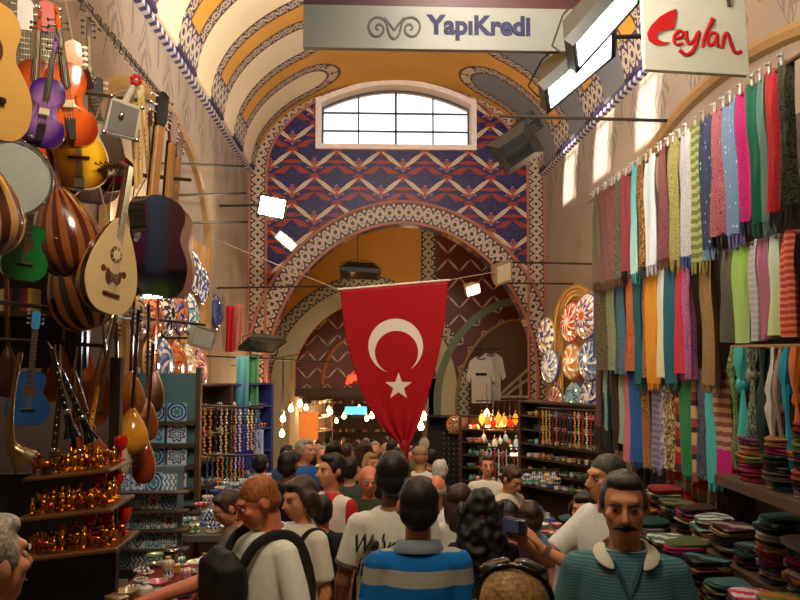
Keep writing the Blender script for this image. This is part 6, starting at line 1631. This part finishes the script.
def person(label, px, y, H, face, shirt, hair='short', hc='black', sk='tan', near=0, group=None, trousers=(44, 46, 58), key=None, x=None, eyes=True, **sp):
    """figure standing on the street at the pixel column px and depth y, facing the heading face (0 = towards the camera)"""
    sp['hair'] = hair; vox = (.024, .013, .0085)[near]
    kk = key or (label,)
    if kk not in _pm:
        _pm[kk] = [body_mesh(sp, vox), shirt_mesh(sp, vox*1.1), trousers_mesh(sp, max(vox, .016)), hair_mesh(sp, vox)]
        for me in _pm[kk]:
            if me: me.materials.append(None)
    X = at(px, 400, y).x if x is None else x
    if near < 2:
        for _ in range(40):
            if all(math.hypot(X-a, y-b) > (.50 if near else .46) for a, b in _placed): break
            y += .08; X = at(px, 400, y).x
    _placed.append((X, y))
    t = thing('person', label, 'person', (X, y, fl(y)), (0, 0, math.radians(face)), group, H/1.75)
    def put(nm, me, mt):
        o = link(nm, me, t); o.material_slots[0].link = 'OBJECT'; o.material_slots[0].material = mt; return o
    b, s, tr, h = _pm[kk]
    bo = put('body', b, skin(sk)); put('shirt', s, shirt if not isinstance(shirt, tuple) else M('shirt_cloth', shirt, .85, var=.12, scale=25, spec=.15)); put('trousers', tr, M('trouser_cloth', trousers, .85, spec=.15))
    if h: put('cap' if hair == 'cap' else 'hair', h, hairm(hc) if not isinstance(hc, tuple) else M('cap_cloth', hc, .8))
    HM = head_M(*sp.get('head', (0, 0, 0)))
    if near and eyes:
        for sd in (-1, 1):
            m = MB(HM); m.ell((sd*.031, -.0775, 1.640), (.0130, .0085, .0056), 12, 8); e = m.build('eye', M('eye_white', (158, 146, 136), .35), bo)
            m = MB(HM); m.ell((sd*.031, -.0850, 1.640), (.0060, .003, .0054), 10, 6); m.build('iris', M('iris_dark', (30, 20, 14), .2), bo)
            m = MB(HM); m.tube([(sd*.014, -.0895, 1.657), (sd*.032, -.0905, 1.662), (sd*.050, -.078, 1.655)], [.0045, .005, .003], 6); m.build('eyebrow', hairm(hc) if isinstance(hc, str) else hairm('brown'), bo)
        m = MB(HM); m.ell((0, -.0955, 1.5725), (.022, .004, .0022), 10, 6); m.build('lip_line', M('lip_dark', (110, 50, 44), .5), bo)
    for sd in (-1, 1):
        m = MB(); m.ell((sd*.11, -.055, .04), (.050, .13, .045), 12, 8, rot=(0, 0, sd*.12)); m.build('shoe', M('shoe_dark', (40, 34, 30), .5), t)
    return t, HM
def collar(t, mat, r=.078, z=1.462, h=.035, y=.008):
    m = MB(); rs = []
    for zz, rr in ((z-.004, r), (z+h, r*.96), (z+h+.004, r*1.06), (z+h*.2, r*1.32), (z-.008, r*1.30)):
        rs.append([Vector((rr*math.cos(2*PI*j/24), y+rr*.88*math.sin(2*PI*j/24), zz-.016*(1-math.sin(2*PI*j/24))*.9)) for j in range(24)])
    m.rings(rs, caps=False); return m.build('collar', mat, t, 60)
def stripes_z(name, bands, rest):
    nb = NB(name); x, y, z = nb.sep(nb.coord('Object')); col = C(rest)
    for lo, hi, c in bands: col = nb.mix((z > lo)*(z < hi), col, C(c))
    w = nb.noise(40, 3); return nb.done(nb.mix(w*.3, col, (0.01, .01, .01, 1)), .85, spec=.15)

# the man with the moustache
nb = NB('teal_polo'); x, y, z = nb.sep(nb.coord('Object')); w_ = nb.noise(30, 3)
POLO = nb.done(nb.mix((z*620).sin() > .1, C(62, 100, 110), C(84, 124, 132)), .8, spec=.15)
t, HM = person('man with a dark moustache in a teal striped polo shirt, walking towards the viewer', 622, 2.72, 1.755, -12, POLO, 'short', 'darkgrey', 'tan', 2, trousers=(50, 48, 46), girth=1.06, head=(-4, 4, 0), armL='out', armR='out', sleeve=.72)
collar(t, M('polo_collar', (196, 196, 176), .8), .078, 1.478, .036)
m = MB(HM); m.tube([(-.036, -.086, 1.578), (-.020, -.099, 1.587), (0, -.1045, 1.590), (.020, -.099, 1.587), (.036, -.086, 1.578)], [.004, .0085, .0095, .0085, .004], 8); m.build('moustache', hairm('black'), t)
m = MB()
for sd in (-1, 1): m.tube([(sd*.045, -.090, 1.462), (sd*.02, -.116, 1.41), (0, -.126, 1.35)], [.010, .012, .008], 6, flat=.5)
m.build('placket', M('polo_placket', (40, 76, 88), .8), t)
for sd in (-1, 1):
    m = MB(); m.tube(smooth_open([(sd*.084, .01, 1.498), (sd*.090, -.045, 1.487), (sd*.076, -.090, 1.470), (sd*.050, -.116, 1.448)], 4), [.018, .020, .021, .022, .022, .022, .022, .022, .021, .019, .016, .011, .004], 8, flat=.22, up=(sd*.4, -1, .6)); m.build('collar_wing', M('polo_collar', (196, 196, 176), .8), t)
m = MB(); m.prism([(.085, 1.315), (.105, 1.320), (.10, 1.31), (.118, 1.322), (.098, 1.332)], -.128, -.120); m.build('chest_emblem', M('emblem_dark', (24, 50, 60), .8), t)
# the man in the blue and grey striped polo
SP = stripes_z('blue_striped_polo', [(1.405, 1.464, (20, 112, 190)), (1.285, 1.345, (20, 112, 190)), (1.165, 1.225, (20, 112, 190)), (1.045, 1.105, (20, 112, 190)), (.925, .985, (20, 112, 190))], (166, 166, 152))
t, HM = person('man seen from behind in a polo with broad blue and grey stripes', 418, 3.1, 1.72, 178, SP, 'short', 'black', 'tan', 2, armL='down', armR='down', sleeve=.74, girth=1.05)
collar(t, M('polo_collar_grey', (130, 144, 160), .8), .078, 1.478, .036)
# the man with the lettered shirt
t, HM = person('man with black hair seen from behind in a white T-shirt with handwriting', 393, 3.85, 1.80, 172, (206, 204, 190), 'short', 'black', 'dark', 2, armL='out', armR='out', sleeve=.72, girth=1.08)
for k, (bd, zz, xx, sz, ww) in enumerate((("We've", 1.345, .06, .1, .195), ("it's", 1.245, .11, .1, .085))):
    o = text('lettering', bd, sz, M('letter_black', (26, 24, 26), .7), t, (xx, .124, zz), rot=(PI/2, 0, PI), ext=.022, shear=.35, off=-.001); fit(o, ww, .085)
for sd in (-1, 1):
    sh, e, w, h = arm_pts(sd, 'out'); c = sh.lerp(e, .71); m = MB(); m.tube([c-(e-sh)*.03, c+(e-sh)*.03], .066, 14); m.build('sleeve_hem', M('hem_grey', (90, 84, 76), .8), t)
# the man with a backpack on his chest
t, HM = person('red-haired man in white with a black bag on his chest, bending to the goods', 270, 3.62, 1.71, -58, (214, 214, 204), 'buzz', 'auburn', 'ruddy', 2, head=(-12, 24, 0), girth=1.18, armR=((-.20, -.26, 1.24), (-.22, -.50, 1.20), (-.23, -.59, 1.18)), armL=((.27, .04, 1.14), (.26, -.12, .92), (.25, -.18, .86)), sleeve=.8, trousers=(90, 84, 70))
collar(t, M('polo_collar_white', (214, 214, 206), .8), .078, 1.478, .034)
BAG = M('bag_black', (26, 22, 20), .7, var=.3)
m = MB(); m.box((-.02, -.215, 1.18), (.30, .15, .50), bev=.06); bg_ = link('bag', remesh(m, 'bag', .014, 4, .012, 9), t); bg_.data.materials.append(BAG)
m = MB(); m.box((-.02, -.295, 1.08), (.22, .04, .22), bev=.02); m.build('bag_pocket', BAG, t)
for sd in (-1, 1):
    m = MB(); m.tube(smooth_open([(sd*.10, -.18, 1.36), (sd*.115, -.11, 1.46), (sd*.12, .0, 1.49), (sd*.13, .10, 1.43), (sd*.18, .13, 1.22), (sd*.20, .04, 1.02), (sd*.14, -.17, .92)], 4), .024, 8, flat=.35, up=(sd, 0, .3)); m.build('bag_strap', BAG, t)
# others near the viewer
t, HM = person('brown-haired woman in a white polo with a dark shoulder strap behind the red-haired man', 303, 4.35, 1.65, -50, (206, 200, 184), 'bob', 'brown', 'tan', 1, fem=1, head=(0, 10, 0), sleeve=.8, armL='down')
m = MB(); m.tube(smooth_open([(.10, -.13, 1.30), (.12, -.07, 1.44), (.13, .03, 1.455), (.12, .13, 1.34), (.05, .15, 1.12)], 4), .018, 8, flat=.4); m.build('bag_strap', BAG, t)
person('dark-haired youth bending his head over the goods at the table edge', 238, 5.0, 1.55, -70, (120, 104, 90), 'full', 'brown', 'tan', 1, fem=1, head=(0, 30, 0))
nb = NB('red_white_stripes'); x, y, z = nb.sep(nb.coord('Object')); a_ = (x*36).sin(); RW = nb.done(nb.mix(a_ > 0, C(206, 190, 176), C(176, 20, 30)), .8)
person('man in a vertically striped red and white football shirt', 331, 5.5, 1.74, -38, RW, 'full', 'black', 'tan', 1, head=(-14, 0, 0), sleeve=.8, armR='bent')
t, HM = person('balding older man with spectacles and a dark green shirt facing the viewer', 369, 5.2, 1.635, 6, (54, 58, 40), 'rim', 'white', 'ruddy', 1, girth=1.1, head=(0, 6, 0))
for sd in (-1, 1):
    m = MB(HM); m.tube([(sd*.031+.021*math.cos(a*PI/6), -.096, 1.638+.016*math.sin(a*PI/6)) for a in range(13)], .0018, 5); m.build('spectacle_rim', EBONY, t)
t, HM = person('man with shaved head in a white shirt raising a small camera, behind the moustached man', 606, 4.0, 1.775, -68, (206, 206, 200), 'buzz', 'darkgrey', 'tan', 2, head=(-4, 4, 0), girth=1.1, armL=((.20, -.22, 1.20), (.05, -.43, 1.33), (.01, -.47, 1.40)), armR=((-.21, -.22, 1.20), (-.12, -.43, 1.33), (-.07, -.47, 1.40)), sleeve=.8)
m = MB(); m.tube([(.066+.0, -.412, 1.318), (.054, -.428, 1.332)], .031, 14); m.build('wristwatch', CHROME, t)
# camera held by him
Mx = Matrix.Translation(t.location) @ Matrix.Rotation(math.radians(-68), 4, 'Z') @ Matrix.Scale(1.775/1.75, 4)
ct = thing('camera', 'small dark digital camera held up by the man with shaved head', 'camera', Mx @ Vector((-.03, -.535, 1.435)), (0, 0, math.radians(-40)))
m = MB(); m.box((0, 0, 0), (.13, .032, .075), bev=.008); m.build('body', M('camera_dark', (30, 30, 44), .4), ct)
m = MB(); m.box((-.01, -.018, 0), (.085, .006, .058)); m.build('screen', M('screen_bluegrey', (70, 80, 120), .15), ct)
m = MB(); m.lathe([(.026, 0), (.026, .02), (.020, .03), (0, .028)], 14, (.0, .045, 0), '-Y'); m.build('lens', EBONY, ct)
person('woman with long dark curly hair seen from behind in a dark top', 481, 4.0, 1.60, 172, (40, 28, 40), 'curly', 'black', 'tan', 2, fem=1)
person('woman in a plum top beside the long curly hair', 508, 4.25, 1.50, 195, (66, 40, 62), 'bob', 'black', 'tan', 1, fem=1, head=(0, 25, 0))
person('woman with brown wavy hair and a white flowered top seen from behind', 459, 5.2, 1.55, 176, scarf_mat('flower', (206, 206, 186), (120, 150, 100), (206, 200, 180)), 'long', 'brown', 'tan', 1, fem=1)
t, HM = person('fair-haired woman from behind with dark sunglasses pushed up on her hair', 511, 1.75, 1.60, 168, (150, 140, 120), 'full', 'blond', 'fair', 2, fem=1)
m = MB(HM)
m.tube([(.094*math.cos(a*PI/14), -.02+.075*math.sin(a*PI/14), 1.665+.10*math.sin(a*PI/14)) for a in range(15)], .007, 8, flat=.6)
m.build('sunglasses_band', M('sunglass_dark', (18, 16, 16), .15), t)
for sd in (-1, 1):
    m = MB(HM); m.ell((sd*.043, .012, 1.756), (.040, .028, .009), 14, 8, rot=(-.2, sd*.30, 0)); m.build('sunglass_lens', M('sunglass_dark', (18, 16, 16), .15), t)
person('grey-haired man cut by the photo edge, his ear at the corner', -6, 1.95, 1.70, 150, (60, 56, 60), 'full', 'grey', 'fair', 2, trousers=(40, 40, 44))
person('girl with brown hair in a blue denim top beside the raised camera', 529, 4.75, 1.42, 150, (70, 104, 130), 'bob', 'brown', 'tan', 1, fem=1, head=(25, 0, 0))
person('man in a pale shirt facing the viewer beside the pottery shelves', 487, 7.9, 1.65, -14, (206, 200, 184), 'short', 'brown', 'tan', 1, head=(10, 0, 0))
person('woman with short dark hair in a cream blouse looking down at the goods', 507, 6.6, 1.62, 35, (196, 186, 166), 'full', 'brown', 'tan', 1, fem=1, head=(0, 28, 0), sleeve=1.6)
person('child with light brown hair between the blouse and the denim top', 514, 5.5, 1.35, 20, (170, 90, 60), 'bob', 'auburn', 'fair', 1, fem=1)
person('person in a purple and white striped top beside the shaved head', 582, 4.62, 1.52, -40, scarf_mat('cross', (66, 30, 56), (190, 170, 176)), 'bob', 'black', 'tan', 1, fem=1, sleeve=1.7)
# middle distance
person('man in a black T-shirt with black hair before the man in a blue shirt', 289, 6.5, 1.74, 165, (22, 22, 26), 'short', 'black', 'dark', 1, sleeve=.8)
person('grey-haired man in a bright blue shirt beside the carved orange panel', 306, 8.2, 1.82, 60, (46, 84, 150), 'short', 'grey', 'tan', 1)
person('man with dark hair and dark red shirt behind the red-haired man', 262, 8.1, 1.66, 170, (90, 40, 36), 'short', 'black', 'tan', 1)
person('person in a grey-green shirt walking away left of the flag tip', 350, 7.3, 1.66, 178, (62, 70, 62), 'short', 'black', 'tan', 1)
person('person in dark clothes carrying a black bag beside the striped football shirt', 322, 5.0, 1.50, 190, (34, 34, 40), 'short', 'black', 'tan', 1)
person('woman with fair hair and bare shoulders in a black top', 372, 8.4, 1.66, 30, (24, 22, 24), 'long', 'blond', 'fair', 1, fem=1, sleeve=.2)
person('man in a khaki cap and white shirt just right of the flag tip', 420, 8.2, 1.74, 175, (206, 200, 190), 'cap', (150, 126, 90), 'tan', 1)
person('white-haired man in a black shirt right of the khaki cap', 440, 7.6, 1.62, 160, (30, 28, 30), 'short', 'white', 'fair', 1)
person('bald man in a white shirt seen from behind over the striped polo', 436, 5.7, 1.58, 175, (214, 210, 206), 'rim', 'grey', 'ruddy', 1)
person('man in a navy shirt beside the flag tip', 398, 9.4, 1.70, 178, (40, 60, 96), 'short', 'black', 'tan', 1)
# far crowd: four shapes, each figure its own clothes
CRO = [(312, 10.2, 'pink', (190, 110, 110), 'short', 'black', 170), (323, 11.0, 'cream', (206, 196, 176), 'short', 'grey', 20), (334, 9.6, 'maroon', (100, 30, 36), 'long', 'black', 175), (340, 12.0, 'white', (214, 210, 200), 'short', 'black', 10), (347, 10.6, 'grey', (110, 110, 114), 'short', 'brown', 180), (353, 13.2, 'red', (170, 40, 36), 'long', 'brown', 0), (359, 11.4, 'black', (26, 26, 28), 'short', 'black', 170),
       (364, 9.8, 'rose', (196, 130, 120), 'long', 'brown', 190), (369, 13.8, 'sky blue', (120, 160, 196), 'short', 'black', 15), (375, 11.8, 'mint', (150, 190, 170), 'short', 'grey', 0), (381, 10.0, 'dark brown', (60, 40, 30), 'short', 'black', 185), (386, 12.8, 'yellow', (206, 176, 80), 'long', 'blond', 175), (392, 11.2, 'charcoal', (50, 50, 54), 'short', 'black', 170), (398, 14.4, 'peach', (206, 150, 120), 'short', 'white', 0),
       (404, 10.8, 'olive', (96, 96, 60), 'short', 'brown', 180), (410, 13.0, 'lilac', (150, 130, 170), 'long', 'black', 10), (416, 11.6, 'teal', (40, 96, 100), 'short', 'black', 175), (424, 12.2, 'ivory', (214, 206, 186), 'short', 'grey', 170), (430, 10.2, 'deep blue', (36, 50, 100), 'short', 'black', 190), (318, 14.0, 'orange', (196, 110, 50), 'long', 'brown', 5), (329, 15.2, 'pale grey', (170, 170, 168), 'short', 'black', 175),
       (337, 16.6, 'tan', (160, 126, 90), 'short', 'brown', 0), (345, 15.6, 'crimson', (150, 24, 44), 'short', 'black', 180), (356, 16.4, 'off-white', (220, 214, 204), 'long', 'black', 170), (366, 17.4, 'dark green', (36, 66, 48), 'short', 'grey', 10), (378, 16.0, 'plum', (90, 50, 90), 'short', 'black', 175), (388, 17.8, 'turquoise', (70, 160, 170), 'long', 'brown', 0), (412, 16.8, 'beige', (190, 170, 140), 'short', 'black', 178),
       (300, 11.6, 'wine', (96, 30, 50), 'short', 'brown', 150), (288, 9.4, 'denim', (60, 80, 120), 'short', 'black', 160), (344, 19, 'salmon', (206, 130, 110), 'short', 'black', 0), (372, 20, 'coal-grey', (60, 60, 60), 'long', 'black', 180), (328, 19.6, 'khaki', (140, 130, 90), 'short', 'black', 175), (358, 21.5, 'lemon', (214, 206, 130), 'short', 'grey', 0), (386, 22, 'cobalt', (40, 70, 160), 'short', 'black', 170), (316, 21, 'brick', (150, 70, 50), 'short', 'black', 10)]
for k, (px, y, cn, c, hs, hc, fc) in enumerate(CRO):
    person('person in %s clothes, %s%s hair, in the far crowd, facing %s' % (cn, 'long ' if hs == 'long' else '', hc, 'away' if 90 < fc < 270 else 'the viewer'), px, y, 1.62+.16*((k*7) % 5)/4, fc+random.uniform(-15, 15), c, hs, hc, ('tan', 'fair', 'dark')[k % 3], 0, key=('crowd', hs), fem=1 if hs == 'long' else 0)
